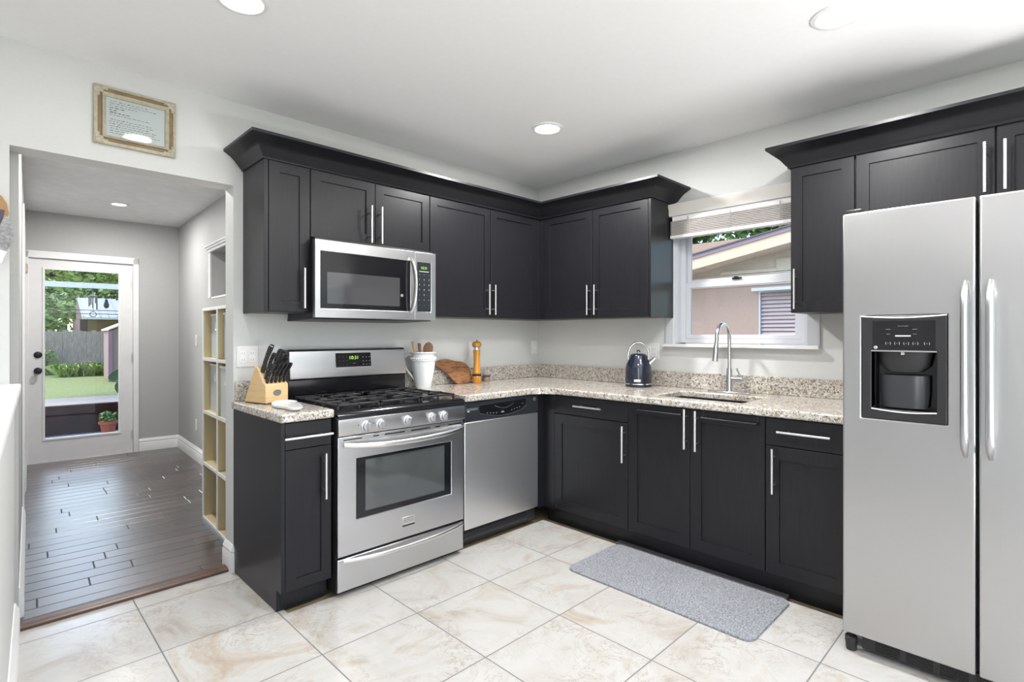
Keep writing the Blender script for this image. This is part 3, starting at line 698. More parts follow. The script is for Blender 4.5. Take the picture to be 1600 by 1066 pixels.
# oven door
dz0, dz1 = .198, .774
dm = MB().grid([SX0 + .003, -2.054, -1.467, SX1 - .003], [dz0, .364, .662, dz1], {(1, 1)}, sf, .0, .026)
od = dm.build('oven_door', 'steel', t, bevel=.003)
wf = MB().grid([-2.0535, -2.005, -1.512, -1.4675], [.3645, .392, .648, .6615], {(1, 1)}, sf, .006, .0245); wf.build('window_frame', 'black', od)
MB().grid([-2.0045, -1.5125], [.3925, .6475], set(), sf, .006, .0225).build('oven_window', 'ovenwin', od)
sl = MB()
for a, b in ((-2.122, -2.024), (-1.962, -1.930), (-1.896, -1.776), (-1.738, -1.614), (-1.578, -1.548), (-1.488, -1.398)): sl.grid([a, b], [.756, .761], set(), sf, .0255, .0268)
sl.build('vent_slots', 'black', od)
def bow(zc, x0, x1, drop, out0, out1, r, fl, yb):
    pts = []
    for k in range(25):
        s_ = k / 24; e = 1 - (2 * s_ - 1) ** 2
        pts.append((x0 + (x1 - x0) * s_, yb - out0 - (out1 - out0) * min(1, e * 1.3) ** .7, zc + drop * (1 - e)))
    return MB().tube(pts, r, 12, flat=fl)
bow(.716, SX0 + .03, SX1 - .012, .020, .010, .052, .0135, .6, -.681).build('handle', 'nickel', od)
bg_ = MB().grid([-1.792, -1.716], [.258, .308], set(), sf, .026, .0285); bg_.build('badge', 'nickel', od, bevel=.001)
bg2 = MB()
for z in (.298, .289, .280): bg2.grid([-1.788, -1.720], [z, z + .0018], set(), sf, .0286, .0290)
bg2.grid([-1.792, -1.716], [.258, .266], set(), sf, .0286, .0292); bg2.build('badge_lines', 'blackm', od)
dr = MB().grid([SX0 + .003, SX1 - .003], [.028, .186], set(), sf, 0, .024).build('storage_drawer', 'steel', t, bevel=.004)
bow(.160, SX0 + .03, SX1 - .012, .016, .004, .030, .011, .7, -.679).build('handle', 'nickel', dr)
# backguard
MB().box(SX0 + .004, SX1 - .004, -.083, -.012, .8985, 1.014).build('backguard_base', 'black', t, bevel=.006)
MB().prism([(-.012, 1.0145), (-.096, 1.0145), (-.098, 1.022), (-.080, 1.172), (-.068, 1.185), (-.030, 1.187), (-.012, 1.180)], lambda u, d, v: Vector((d, u, v)), SX0 + .012, SX1 - .008).build('backguard', 'steel', t, bevel=.003)
MB().box(SX0 + .001, SX0 + .0115, -.085, -.014, 1.0, 1.182).build('backguard_end', 'blackm', t, bevel=.003)
dpf = lambda u, d, z: Vector((u, -.0985 + (z - 1.022) * .12 - d, z))
dp = MB().grid([-1.868, -1.636], [1.074, 1.158], set(), dpf, 0, .003).build('display_panel', 'black', t, bevel=.003)
tx = MB().text('10:31', .030, dpf(-1.752, .0034, 1.128), (1, 0, 0), (0, 0, 1)); tx.build('clock_digits', 'green_led', dp)
tx = MB()
for i, x in enumerate((-1.845, -1.822, -1.800)):
    for z in (1.135, 1.112, 1.090): tx.text('-', .012, dpf(x, .0034, z), (1, 0, 0), (0, 0, 1))
for x in (-1.690, -1.668, -1.648):
    for z in (1.132, 1.108, 1.088): tx.text('o', .013, dpf(x, .0034, z), (1, 0, 0), (0, 0, 1))
tx.text('-----', .012, dpf(-1.752, .0034, 1.096), (1, 0, 0), (0, 0, 1)); tx.build('button_print', 'print', dp)
# burners and grates
for x, y, r in ((-2.005, -.50, .044), (-2.005, -.23, .036), (-1.764, -.365, .050), (-1.522, -.50, .040), (-1.522, -.23, .036)):
    MB().lathe((x, y, .8985), [(r + .012, 0), (r + .012, .004), (r, .006), (r, .014), (r * .7, .018), (r * .2, .019)]).build('burner', 'castiron', t)
def grate(x0, x1):
    mb = MB(); y0, y1, zt = -.628, -.125, .926; w_ = .0055; h = .010
    def bx(a, b, c, d): mb.box(a, b, c, d, zt - h, zt)
    bx(x0, x1, y0, y0 + 2 * w_); bx(x0, x1, y1 - 2 * w_, y1); bx(x0, x0 + 2 * w_, y0, y1); bx(x1 - 2 * w_, x1, y0, y1)
    ym = (y0 + y1) / 2; bx(x0, x1, ym - w_, ym + w_); xm = (x0 + x1) / 2
    for yc in ((y0 + ym) / 2, (ym + y1) / 2):
        for s_ in (-1, 1):
            mb.box(xm + s_ * .030 if s_ > 0 else x0, x1 if s_ > 0 else xm - .030, yc - w_ * .8, yc + w_ * .8, zt - h, zt + .004)
            mb.box(xm - w_ * .8, xm + w_ * .8, (yc + .030) if s_ > 0 else yc - (ym - y0) / 2, (yc + (ym - y0) / 2) if s_ > 0 else yc - .030, zt - h, zt + .004)
    for x in (x0 + w_, x1 - w_, xm):
        for y in (y0 + w_, y1 - w_, ym): mb.box(x - w_, x + w_, y - w_, y + w_, .8985, zt - h)
    mb.build('grate', 'castiron', t, bevel=.002)
grate(-2.128, -1.892); grate(-1.886, -1.642); grate(-1.636, -1.400)

# ------------------------------------------------------------------ microwave
MX0, MX1, MF = -2.129, -1.356, -.385
t = T('microwave', 'stainless over-the-range microwave mounted above the stove', 'microwave', ((MX0 + MX1) / 2, -.2, 1.345))
mf = A_(MF + .03)
MB().box(MX0 + .0115, MX1 - .004, MF + .03, -.004, 1.362, 1.785).build('case', 'blackm', t, bevel=.003)
MB().prism([(-.004, 1.345), (-.34, 1.352), (-.352, 1.3615), (-.004, 1.3615)], lambda u, d, v: Vector((d, u, v)), MX0 + .010, MX1 - .010).build('vent_base', 'blackm', t)
dr = MB().grid([MX0, -2.100, -1.542, -1.512], [1.358, 1.407, 1.710, 1.770], {(1, 1)}, mf, 0, .03).build('door', 'steel', t, bevel=.002)
MB().grid([-2.0995, -1.5425], [1.4075, 1.7095], set(), mf, .004, .027).build('door_glass', 'black', dr)
MB().grid([-2.062, -1.615], [1.434, 1.602], set(), mf, .0271, .0276).build('screen_window', mat('microwave_mesh_glass', (.055, .055, .06), .08, 0, **{'Specular IOR Level': .8}), dr)
MB().lathe(mf(-1.600, .0272, 1.500), [(.009, 0), (.009, .0015), (.004, .002)], 18, axis=(0, -1, 0)).build('emblem', 'nickel', dr)
pts = [];
for k in range(17):
    s_ = k / 16; e = 1 - (2 * s_ - 1) ** 2; pts.append(Vector((-1.545 + .012 * e, MF - .006 - .036 * e ** .6, 1.722 - .318 * s_)))
MB().tube(pts, [.013] * 17, 12, flat=.55).build('handle', 'nickel', dr)
pn = MB().grid([-1.5112, -1.493, -1.392, MX1], [1.358, 1.408, 1.708, 1.770], {(1, 1)}, mf, 0, .03).build('control_surround', 'steel', t, bevel=.002)
kp = MB().grid([-1.4925, -1.3925], [1.4085, 1.7075], set(), mf, .004, .0285).build('keypad', mat('keypad_black', (.014, .017, .021), .3), t)
MB().text('10:31', .022, mf(-1.444, .0290, 1.674), (1, 0, 0), (0, 0, 1)).build('clock_digits', 'green_led', kp)
tx = MB(); tx.grid([-1.478, -1.408], [1.651, 1.6545], set(), mf, .0286, .0289)
rows = ['~~~', '123', '456', '789', '-0-', '+++', '---']
for r_, row in enumerate(rows):
    for c_, ch in enumerate(row): tx.text(ch, .014, mf(-1.478 + c_ * .035, .0289, 1.634 - r_ * .031), (1, 0, 0), (0, 0, 1))
tx.build('key_print', 'print', kp)

# ------------------------------------------------------------------ dishwasher
t = T('dishwasher', 'stainless dishwasher with black control strip between the stove and the corner', 'dishwasher', (-1.02, -.3, 0))
DX0, DX1 = -1.346, -.699; df = A_(-.615)
box('tub', 'blackm', t, DX0 + .006, DX1 - .002, -.614, -.03, .02, .868)
MB().grid([DX0 + .004, DX1 - .002], [.110, .7480], set(), df, 0, .032).build('door', 'steeldw', t, bevel=.005)
n_ = 16; us = [DX0 + .004 + (DX1 - DX0 - .006) * k / n_ for k in range(n_ + 1)]
MB().grid([DX0 + .004, DX1 - .002], [.7488, .867], set(), df, 0, .034).build('control_strip', mat('dishwasher_black', (.025, .028, .034), .25), t, bevel=.004)
arc = [(-1.262, .838)] + [(-1.262 + .446 * k / 14, .806 - .036 * math.sin(PI * k / 14)) for k in range(15)] + [(-.816, .852)]
arc = [(-1.225, .838), (-1.225, .792)] + [(-1.225 + .40 * k / 12, .792 - .030 * math.sin(PI * k / 12)) for k in range(1, 12)] + [(-.825, .805), (-.825, .850)]
MB().tube([df(a, .0355, b) for a, b in arc[1:-1]], .0022, 6).build('control_arc', 'nickel', t)
MB().prism(arc, lambda u, d, v: df(u, d, v), .034, .0352).build('button_field', 'black', t)
pk = MB().tube([df(-1.10 + .16 * k / 10, .0362, .828 - .020 * math.sin(PI * k / 10)) for k in range(11)], .0022, 6); pk.build('pocket_handle', 'nickel', t)
tx = MB()
for k in range(4): tx.text('o', .014, df(-1.165 + k * .026, .0358, .790 - k * .002), (1, 0, 0), (0, 0, 1)); tx.text('o', .014, df(-.955 + k * .024, .0358, .790 + k * .004), (1, 0, 0), (0, 0, 1))
tx.text('o8o', .018, df(-1.035, .0358, .785), (1, 0, 0), (0, 0, 1)); tx.text('----', .012, df(-.855, .0358, .822), (1, 0, 0), (0, 0, 1))
tx.grid([-1.328, -1.240], [.818, .8195], set(), df, .0342, .0346); tx.grid([-1.328, -1.240], [.826, .8275], set(), df, .0342, .0346); tx.grid([-1.322, -1.306], [.808, .815], set(), df, .0342, .0346)
tx.build('button_print', 'print', t)
MB().lathe(df(-.737, .0342, .838), [(.014, 0), (.014, .002), (.010, .003)], 20, axis=(0, -1, 0)).build('emblem', 'nickel', t)
MB().tube([(DX0 + .012, -.600, .058), (-.79, -.600, .058)], .035, 16, flat=.9).build('toe_guard', 'blackm', t)

# ------------------------------------------------------------------ refrigerator
t = T('refrigerator', 'large stainless side-by-side refrigerator with a black water dispenser at the right', 'refrigerator', (-.46, -2.94, 0))
RB = B_(-.825)
FY0, FG, FY1 = -2.487, -2.8965, -3.40
box('cabinet_body', mat('fridge_grey_side', (.42, .42, .43), .35), t, -.815, -.04, FY1 + .003, FY0 - .003, .03, 1.735)
dr = MB().grid([FG + .004, -2.815, -2.553, FY0], [.080, .945, 1.342, 1.752], {(1, 1)}, RB, 0, .075).build('freezer_door', 'steelv', t, bevel=.007, seg=3)
MB().grid([FY1, FG - .004], [.080, 1.752], set(), RB, 0, .075).build('fridge_door', 'steelv', t, bevel=.007, seg=3)
d2_ = [o for o in COL.objects if o.name.startswith('fridge_door')][-1]
gk = MB().grid([FG - .0035, FG + .0035], [.085, 1.745], set(), RB, -.006, .040).build('door_gasket', 'rubber', t)
for y, par in ((-2.866, dr), (-2.932, d2_)):
    hb = MB(); pts = []
    for k in range(21):
        s_ = k / 20; e = min(1, math.sin(PI * s_) * 3.2); pts.append((-.901 - .050 * e ** .6, y, 1.452 - .606 * s_))
    hb.tube(pts, [.0150 if 0 < k < 20 else .011 for k in range(21)], 14, flat=.8); hb.build('handle', M['knobsteel'], par)
# dispenser in the freezer door
MB().grid([-2.8148, -2.786, -2.586, -2.5532], [.9452, .985, 1.208, 1.3418], {(1, 1)}, RB, .02, .0785).build('dispenser_frame', 'blackm', dr, bevel=.004)
cv = MB().box(-.8325, -.8265, -2.786, -2.586, .985, 1.208); cv.box(-.9005, -.8325, -2.788, -2.786, .985, 1.208); cv.box(-.9005, -.8325, -2.586, -2.584, .985, 1.208); cv.box(-.9005, -.8325, -2.786, -2.586, .982, .986)
cv.build('dispenser_cavity', 'black', dr)
MB().tube([(-.866, -2.686, .993), (-.866, -2.686, 1.05), (-.866, -2.686, 1.115)], [.028, .030, .030], 28, flat=2.55).build('dispenser_paddle', mat('smoked_cup', (.035, .037, .042), .2), dr)
MB().tube([(-.868, -2.686, 1.128), (-.868, -2.686, 1.150), (-.868, -2.686, 1.206)], [.018, .026, .030], 28, flat=2.9).build('dispenser_spout', 'blackm', dr)
MB().grid([-2.782, -2.590], [1.212, 1.322], set(), RB, .0786, .0794).build('dispenser_panel', 'black', dr)
tr_ = MB().grid([-2.786, -2.586], [1.205, 1.209], set(), RB, .0786, .0815)
tr_.tube([(-.9045, -2.786 + .2 * k / 10, .984 - .007 * math.sin(PI * k / 10)) for k in range(11)], .003, 8)
tr_.tube([(-.9025, -2.8145 + .261 * k / 10, 1.340 - .007 * math.sin(PI * k / 10)) for k in range(11)], .003, 8)
tr_.box(-.905, -.895, -2.691, -2.680, 1.193, 1.203); tr_.build('dispenser_trim', 'nickel', dr)
tx = MB(); yv = (0, -1, 0); zv = (0, 0, 1)
tx.grid([-2.710, -2.662], [1.262, 1.267], set(), RB, .0795, .0799)
for y in (-2.640, -2.668, -2.696, -2.724, -2.758):
    tx.text('( - )', .012, (-.9045, y, 1.237), yv, zv)
for y in (-2.640, -2.722): tx.text('-----', .009, (-.9045, y, 1.290), yv, zv); tx.text('----', .009, (-.9045, y, 1.272), yv, zv)
tx.text('-----------', .009, (-.9045, -2.686, 1.302), yv, zv)
tx.build('dispenser_print', 'print', dr)
MB().lathe((-.9044, -2.600, 1.220), [(.0065, 0), (.0065, .001), (.004, .0015)], 16, axis=(-1, 0, 0)).build('emblem', 'nickel', dr)
gr = MB().box(-.860, -.8155, FY1 + .01, FY0 - .06, .018, .072)
gr.build('toe_grille', 'blackm', t)
sl = MB()
for k in range(6):
    for q in range(8): sl.box(-.8625, -.8602, FY1 + .03 + q * .10, FY1 + .11 + q * .10, .024 + k * .0075, .027 + k * .0075)
sl.build('grille_slots', 'black', t)
for y in (FY0 - .022, FY1 + .022):
    MB().lathe((-.862, y, .0005), [(.018, 0), (.020, .010), (.020, .03)], 20).lathe((-.862, y, .031), [(.022, 0), (.022, .022), (.018, .026)], 20).build('roller_foot', 'blackm', t)
for y in (FY0 - .035, FY1 + .035):
    MB().box(-.882, -.80, y - .028, y + .028, 1.7555, 1.770).box(-.815, -.79, y - .028, y + .028, 1.7355, 1.7555).build('hinge_cover', 'blackm', t, bevel=.005)

# ------------------------------------------------------------------ worktop items
# knife block
KX, KY, KA = -2.298, -.178, math.radians(16)
XF[0] = Matrix.Translation((KX, KY, CT1 + .0005)) @ Matrix.Rotation(KA, 4, 'Z')
t = T('knife_block', 'blond wooden knife block full of black knives on the left worktop', 'knife block', (0, 0, 0))
MB().prism([(-.085, .004), (-.085, .098), (-.064, .112), (-.020, .186), (.002, .193), (.088, .004)], lambda u, d, v: Vector((d, u, v)), -.067, .067).build('block', 'blond', t, bevel=.004)
MB().box(-.064, .064, -.082, .085, 0, .004).build('base_pad', 'rubber', t)
mb = MB()
mb.prism([(.024 * math.cos(2 * PI * k / 24), .055 + .016 * math.sin(2 * PI * k / 24)) for k in range(24)], lambda u, d, v: Vector((u, -d, v)), .0852, .0868)
lg = mb.build('oval_emblem', 'nickel', t)
mb = MB(); mb.tube([(.018 * math.cos(2 * PI * k / 24), -.0872, .055 + .011 * math.sin(2 * PI * k / 24)) for k in range(25)], .0008, 5); mb.tube([(-.010, -.0872, .055), (-.004, -.0872, .060), (.0, -.0872, .052), (.005, -.0872, .060), (.011, -.0872, .053)], .0009, 5); mb.build('emblem_lines', 'plated', lg)
def knife(base, ln, w_, lab, group=None, m='blackm', tilt=(0, 0), th=.008, cap=False):
    d = Vector((tilt[0] + .05, -.48, .86 + tilt[1])).normalized(); ln *= 1.28; w_ *= 1.12; side = Vector((1, 0, 0)); nrm = side.cross(d).normalized(); b = Vector(base)
    kn = T('kitchen_knife', lab, 'knife', base, group)
    h = MB(); rings = []
    for s_, ww in ((0, .75), (.12, .90), (.35, .82), (.6, .95), (.85, 1.15), (.97, 1.05), (1.0, .7)):
        c = b + d * (ln * s_) - nrm * (.006 * math.sin(PI * s_)); rings.append(h.ring(c, nrm, side, w_ * ww / 2, 12, th))
    h.skin(rings).build('handle', m, kn)
    bl = MB().obox(b - d * .028, nrm * (w_ * .42), side * .0008, d * .026); bl.build('blade', 'nickel', kn)
    rv = MB()
    for s_ in (.30, .62): rv.cyl(b + d * (ln * s_) - side * (th + .0006), b + d * (ln * s_) + side * (th + .0006), .0022, n=8)
    if cap: rv.lathe(b + d * (ln * .98), [(w_ * .42, 0), (w_ * .40, .004), (w_ * .2, .006)], 14, axis=d)
    rv.build('rivet', 'chrome', kn)
for k in range(5):
    knife((-.050 + k * .0245, -.072, .108), .088, .019, 'small black steak knife in the front row of the knife block', 'steak knives in the front row of the knife block', th=.0062)
knife((-.048, -.034, .162), .120, .026, 'longest black-handled knife with a steel cap at the upper left of the knife block', th=.010, cap=True, tilt=(0, .15))
knife((-.020, -.034, .162), .085, .021, 'short black knife just right of the long capped one in the knife block', th=.0075, tilt=(.02, .1))
knife((-.046, -.054, .128), .070, .018, 'small black paring knife at the left above the steak knives', th=.007)
knife((.012, -.044, .145), .105, .027, 'wide black knife in the middle of the knife block', th=.010)
knife((.030, -.020, .184), .080, .026, 'black knife at the top rear of the knife block', th=.010, tilt=(.04, .1))
knife((.052, -.036, .160), .075, .024, 'black knife at the upper right rear of the knife block', th=.009, tilt=(.05, 0))
t = T('kitchen_scissors', 'black-handled kitchen scissors at the right of the knife block', 'scissors', (.050, -.046, .124))
for s_ in (-1, 1):
    c = Vector((.042 + s_ * .020, -.068, .150)); d = Vector((0, -.62, .80)).normalized(); sd = Vector((1, 0, 0))
    MB().tube([c + d * (.020 * math.cos(q)) + sd * (.014 * math.sin(q)) for q in [2 * PI * k / 16 for k in range(17)]], .0055, 8).build('finger_loop', 'blackm', t)
MB().tube([(.042, -.052, .132), (.042, -.036, .112)], .006, 8).build('shank', 'nickel', t)
XF[0] = Matrix.Identity(4)
# spoon rest
t = MB(); n = 28; out = []
SR = [(-2.335, -.355), (-2.281, -.269), (-2.238, -.270), (-2.206, -.364), (-2.236, -.453), (-2.262, -.604), (-2.290, -.686), (-2.322, -.717), (-2.350, -.700), (-2.343, -.578), (-2.355, -.530), (-2.362, -.450)]
SR = [(x, -.27 + (y + .27) * .82) for x, y in SR]
def smooth_poly(p, it=2):
    for _ in range(it):
        q = []
        for i in range(len(p)):
            a, b = p[i], p[(i + 1) % len(p)]; q += [(a[0] * .75 + b[0] * .25, a[1] * .75 + b[1] * .25), (a[0] * .25 + b[0] * .75, a[1] * .25 + b[1] * .75)]
        p = q
    return p
def scaled(p, s_):
    cx = sum(a for a, _ in p) / len(p); cy = sum(b for _, b in p) / len(p); return [(cx + (a - cx) * s_, cy + (b - cy) * s_) for a, b in p]
sp = smooth_poly(SR); zb = CT1 + .0005; rings = []
for s_, z in ((.86, zb), (.97, zb + .006), (1.0, zb + .014), (.97, zb + .017), (.90, zb + .012), (.80, zb + .008)):
    rings.append([t.bm.verts.new((a, b, z)) for a, b in scaled(sp, s_)])
tag(t.skin(rings).build('spoon_rest', 'ceramic', None, angle=60), 'white ceramic spoon rest lying in front of the knife block', 'spoon rest')
# pitcher with wooden utensils
CX, CY = -1.268, -.128; cz = CT1 + .0005
t = T('ceramic_pitcher', 'white ceramic pitcher holding wooden utensils right of the stove', 'pitcher', (CX, CY, cz))
MB().lathe((CX, CY, cz), [(.048, 0), (.052, .006), (.062, .060), (.073, .120), (.079, .165), (.080, .180), (.084, .184), (.080, .190), (.078, .205), (.074, .214), (.076, .226), (.088, .236), (.086, .240), (.070, .232), (.066, .215), (.070, .18), (.05, .02), (.01, .012)], 40, cap=True).build('body', 'ceramic', t, angle=45)
mb = MB(); nn = 34
for k in range(nn):
    a = 2 * PI * k / nn; mb.sph((CX + .0815 * math.cos(a), CY + .0815 * math.sin(a), cz + .196), .006, 8, (1, 1, 1.3))
mb.build('beaded_band', 'ceramic', t)
hx = [Vector((-.052, .044, .214)), Vector((-.070, .070, .220)), Vector((-.087, .094, .202)), Vector((-.089, .098, .160)), Vector((-.076, .080, .118)), Vector((-.042, .034, .050))]
MB().tube([Vector((CX, CY, cz)) + p for p in hx], [.008, .007, .007, .007, .007, .008], 12).build('handle', 'ceramic', t)
def spoon(x, y, lean, top, bw, bl, lab, m, shape='round'):
    s_ = T('wooden_utensil', lab, 'utensil', (CX + x * .3, CY + y * .3, cz + .02))
    a = Vector((CX + x * .3, CY + y * .3, cz + .02)); b = Vector((CX + x, CY + y, cz + top - bl))
    MB().tube([a, b], .0055, 8).build('handle', m, s_)
    d = (b - a).normalized(); c = b + d * (bl * .5); sd = Vector((.70, -.70, 0))
    mb = MB(); rings = []
    for k in range(9):
        q = -1 + 2 * k / 8; w_ = math.sqrt(max(.02, 1 - q * q)) if shape == 'round' else (.55 + .45 * (q + 1) / 2) * (1 if k < 8 else .8)
        rings.append(mb.ring(c + d * (bl * .5 * q), sd, Vector((.7, .7, 0)), bw * .5 * w_, 12, .004))
    mb.skin(rings).build('head', m, s_)
spoon(.022, -.016, 0, .305, .068, .090, 'round-headed dark wooden spoon in the white pitcher', 'spoonwood')
spoon(-.014, .016, 0, .298, .026, .085, 'dark slotted wooden utensil in the middle of the white pitcher', 'spoonwood', 'flat')
spoon(-.050, .020, 0, .312, .026, .090, 'pale wooden spatula at the left of the white pitcher', 'lightwood', 'flat')
# live-edge board leaning on the backsplash
pl = [(-1.114, 1.08), (-1.072, 1.096), (-1.019, 1.102), (-0.987, 1.097), (-0.932, 1.082), (-0.877, 1.078), (-0.843, 1.066), (-0.82, 1.039), (-0.808, 1.016), (-0.808, 0.972), (-0.805, 0.95), (-0.843, 0.923), (-0.943, 0.9185), (-0.976, 0.942), (-1.009, 0.983), (-1.051, 1.023), (-1.093, 1.046), (-1.114, 1.059)]
pl = smooth_poly(pl, 1); zm = min(z for _, z in pl)
mb = MB().prism(pl, lambda u, d, v: Vector((u, -.098 + d + (v - .914) * .28, v - (zm - CT1 - .001) - d * .2)), 0, .016)
tag(mb.build('cutting_board', 'olive', None, bevel=.003), 'irregular brown olive-wood cutting board leaning on the granite backsplash', 'cutting board')
# pepper mill
PX, PY = -.801, -.133
t = T('pepper_mill', 'tall amber wooden pepper mill standing beside the cutting board', 'pepper mill', (PX, PY, cz))
MB().lathe((PX, PY, cz), [(.031, 0), (.033, .004), (.033, .050), (.030, .054)], 28).build('foot', 'brass', t)
MB().lathe((PX, PY, cz + .054), [(.030, 0), (.034, .003), (.034, .012), (.029, .015)], 28).build('ring', 'darkmetal', t)
MB().lathe((PX, PY, cz + .069), [(.029, 0), (.031, .006), (.028, .018), (.0235, .06), (.0225, .10), (.024, .14), (.0265, .175)], 28).build('body', 'brass', t)
MB().lathe((PX, PY, cz + .244), [(.025, 0), (.025, .018)], 28).build('collar', 'chrome', t)
MB().lathe((PX, PY, cz + .262), [(.020, 0), (.032, .006), (.035, .018), (.033, .032), (.022, .041), (.008, .044)], 28).build('knob_head', 'brass', t)
MB().lathe((PX, PY, cz + .306), [(.006, 0), (.007, .004), (.003, .009)], 16).build('finial', 'chrome', t)
t = T('spice_jar', 'low tan glass jar with dark lid just right of the pepper mill', 'jar', (-.640, -.062, cz))
MB().lathe((-.640, -.062, cz), [(.024, 0), (.026, .006), (.026, .032), (.020, .036)], 24).build('jar_body', mat('tan_jar_glass', (.28, .20, .14), .15), t)
MB().lathe((-.640, -.062, cz + .036), [(.028, 0), (.030, .003), (.030, .010), (.026, .013)], 24).build('lid', mat('plum_lid', (.10, .07, .10), .3), t)
# kettle
QX, QY = -.165, -1.088
t = T('electric_kettle', 'navy blue electric kettle with chrome handle on the worktop', 'kettle', (QX, QY, cz))
MB().lathe((QX, QY, cz), [(.084, 0), (.088, .004), (.088, .012), (.084, .014)], 40).build('power_base', 'blackm', t)
MB().lathe((QX, QY, cz + .0142), [(.086, 0), (.089, .003), (.087, .010)], 40).build('chrome_band', 'chrome', t)
MB().lathe((QX, QY, cz + .0244), [(.089, 0), (.088, .05), (.087, .105), (.083, .125), (.074, .145), (.064, .165), (.060, .180), (.058, .186)], 44).build('body', 'navy', t, angle=60)
MB().lathe((QX, QY, cz + .2106), [(.058, 0), (.056, .004), (.045, .012), (.022, .016)], 36).build('lid', 'navy', t)
MB().lathe((QX, QY, cz + .2270), [(.010, 0), (.008, .006), (.015, .010), (.017, .016), (.012, .023), (.004, .025)], 24).build('lid_knob', 'chrome', t)
sv = Vector((.70, -.711, 0)).normalized()
c0 = Vector((QX, QY, cz))
pts = [c0 + sv * (.070 * math.cos(q)) + Vector((0, 0, .205 + .092 * math.sin(q) + .004)) for q in [PI * (-.08 + 1.16 * k / 20) for k in range(21)]]
MB().tube(pts, .0065, 12).build('handle', 'chrome', t)
rv = Vector((.45, -.89, 0)).normalized()
MB().tube([c0 + rv * .066 + Vector((0, 0, .150)), c0 + rv * .088 + Vector((0, 0, .168)), c0 + rv * .112 + Vector((0, 0, .195))], [.024, .019, .015], 18).build('spout', 'chrome', t)
bv = Vector((-.90, -.10, 0)).normalized(); tv = Vector((-bv.y, bv.x, 0))
bd = MB().obox(c0 + Vector((-.7071, -.7071, 0)) * .0895 + Vector((-.02, .02, .046)), Vector((-.62, .78, 0)) * .023, Vector((.78, .62, 0)) * .003, Vector((0, 0, .009))); bd.build('badge', 'chrome', t, bevel=.002)
MB().sph(c0 + Vector((-.055, .077, .05)), .006, 10).build('switch', 'chrome', t)

# ------------------------------------------------------------------ outlets
def outlet(fn, u, z, lab, w_=.072, kind=1):
    p = fn(u, 0, z - .057); t = T('wall_outlet', lab, 'outlet', tuple(p), 'wall plates above the worktop')
    MB().grid([u - w_ / 2, u + w_ / 2], [z - .057, z + .057], set(), fn, .0003, .006).build('cover_plate', 'plate', t, bevel=.002)
    for k in range(kind):
        c = u + (k - (kind - 1) / 2) * .046
        o = MB().grid([c - .017, c + .017], [z - .034, z + .034], set(), fn, .0062, .0085).build('insert', 'trim', t, bevel=.001)
        mb = MB()
        for dz in (-.018, .018):
            for du in (-.006, .006): mb.grid([c + du - .001, c + du + .001], [z + dz - .005, z + dz + .005], set(), fn, .0086, .0090)
        mb.build('slot', 'plated', o)
a0, b0_ = A_(0), B_(0)
outlet(a0, -2.335, 1.150, 'white wall plate behind the knife block', .11, 2)
outlet(a0, -.735, 1.155, 'white wall outlet behind the pepper mill')
outlet(a0, -.052, 1.160, 'white wall outlet beside the room corner')
outlet(b0_, -1.095, 1.150, 'white double wall plate behind the kettle', .115, 2)

# ------------------------------------------------------------------ framed handwritten letter
t = T('framed_letter', 'cream and gold framed handwritten letter hanging above the hall doorway', 'picture frame', (-2.837, 0, 2.147))
FXa, FXb, FZa, FZb = -2.998, -2.676, 2.147, 2.415; ff = A_(-.0015)
ix, iz = .050, .046
def ringf(e0, e1, d0, d1, name, m, **kw):
    mb = MB(); bm = mb.bm
    def lp(e, d): return [bm.verts.new(ff(a, d, b)) for a, b in ((FXa + e, FZa + e), (FXb - e, FZa + e), (FXb - e, FZb - e), (FXa + e, FZb - e))]
    Ls = [lp(e0, 0), lp(e0, d0), lp((e0 + e1) / 2, (d0 + d1) / 2 + .001), lp(e1, d1), lp(e1, 0)]
    for a, b in zip(Ls, Ls[1:] + Ls[:1]):
        for k in range(4): bm.faces.new((a[k], a[(k + 1) % 4], b[(k + 1) % 4], b[k]))
    return mb.build(name, m, t, **kw)
ringf(0, .012, .018, .024, 'outer_moulding', 'cream'); ringf(.010, .030, .019, .017, 'gold_inset', 'gold'); ringf(.030, .0445, .024, .012, 'inner_moulding', 'cream')
for x in (FXa, FXb):
    for z in (FZa, FZb):
        sx = 1 if x == FXa else -1; sz = 1 if z == FZa else -1; mb = MB()
        for dx, dz, r in ((.014, .014, .013), (.034, .012, .010), (.012, .034, .010), (.026, .026, .009), (.046, .015, .006), (.015, .046, .006)): mb.sph(ff(x + sx * dx, .020, z + sz * dz), r, 10, (1, .55, 1))
        mb.build('corner_ornament', 'cream', t)
pp = MB().grid([FXa + .0445, FXb - .0445], [FZa + .0445, FZb - .0445], set(), ff, .002, .006).build('letter_sheet', 'paper', t)
mb = MB(); rnd = random.Random(3); rowz = 0
lines = [(.04, .60), (.0, .75), (.0, .45), (.0, .20), (.0, .10), (.0, .28), (.0, .66), None, (.02, .70), (-.04, .72), (.0, .62), (.0, .74), (.0, .70), (.0, .85), (.0, .30)]
w_ = FXb - FXa - .089
for li, ln in enumerate(lines):
    if ln is None: continue
    z = FZb - .060 - li * .0105; x = FXa + .063 + ln[0] * w_ * .3 - .004; xe = FXa + .060 + ln[1] * w_
    while x < xe:
        wl = rnd.uniform(.006, .018); k = int(wl / .0011) + 2; pts = []
        for q in range(k):
            pts.append(ff(x + wl * q / k, .0062, z + rnd.uniform(-.0018, .0022) + (.002 if rnd.random() < .15 else 0)))
        th = .0006 if li not in (3, 4, 5) else .0011
        for a, b in zip(pts, pts[1:]):
            n_ = (b - a).cross(Vector((0, -1, 0))).normalized() * th
            mb.quad(a - n_, b - n_, b + n_, a + n_)
        x += wl + rnd.uniform(.003, .005)
mb.build('handwriting', 'ink', pp, nonormal=True)
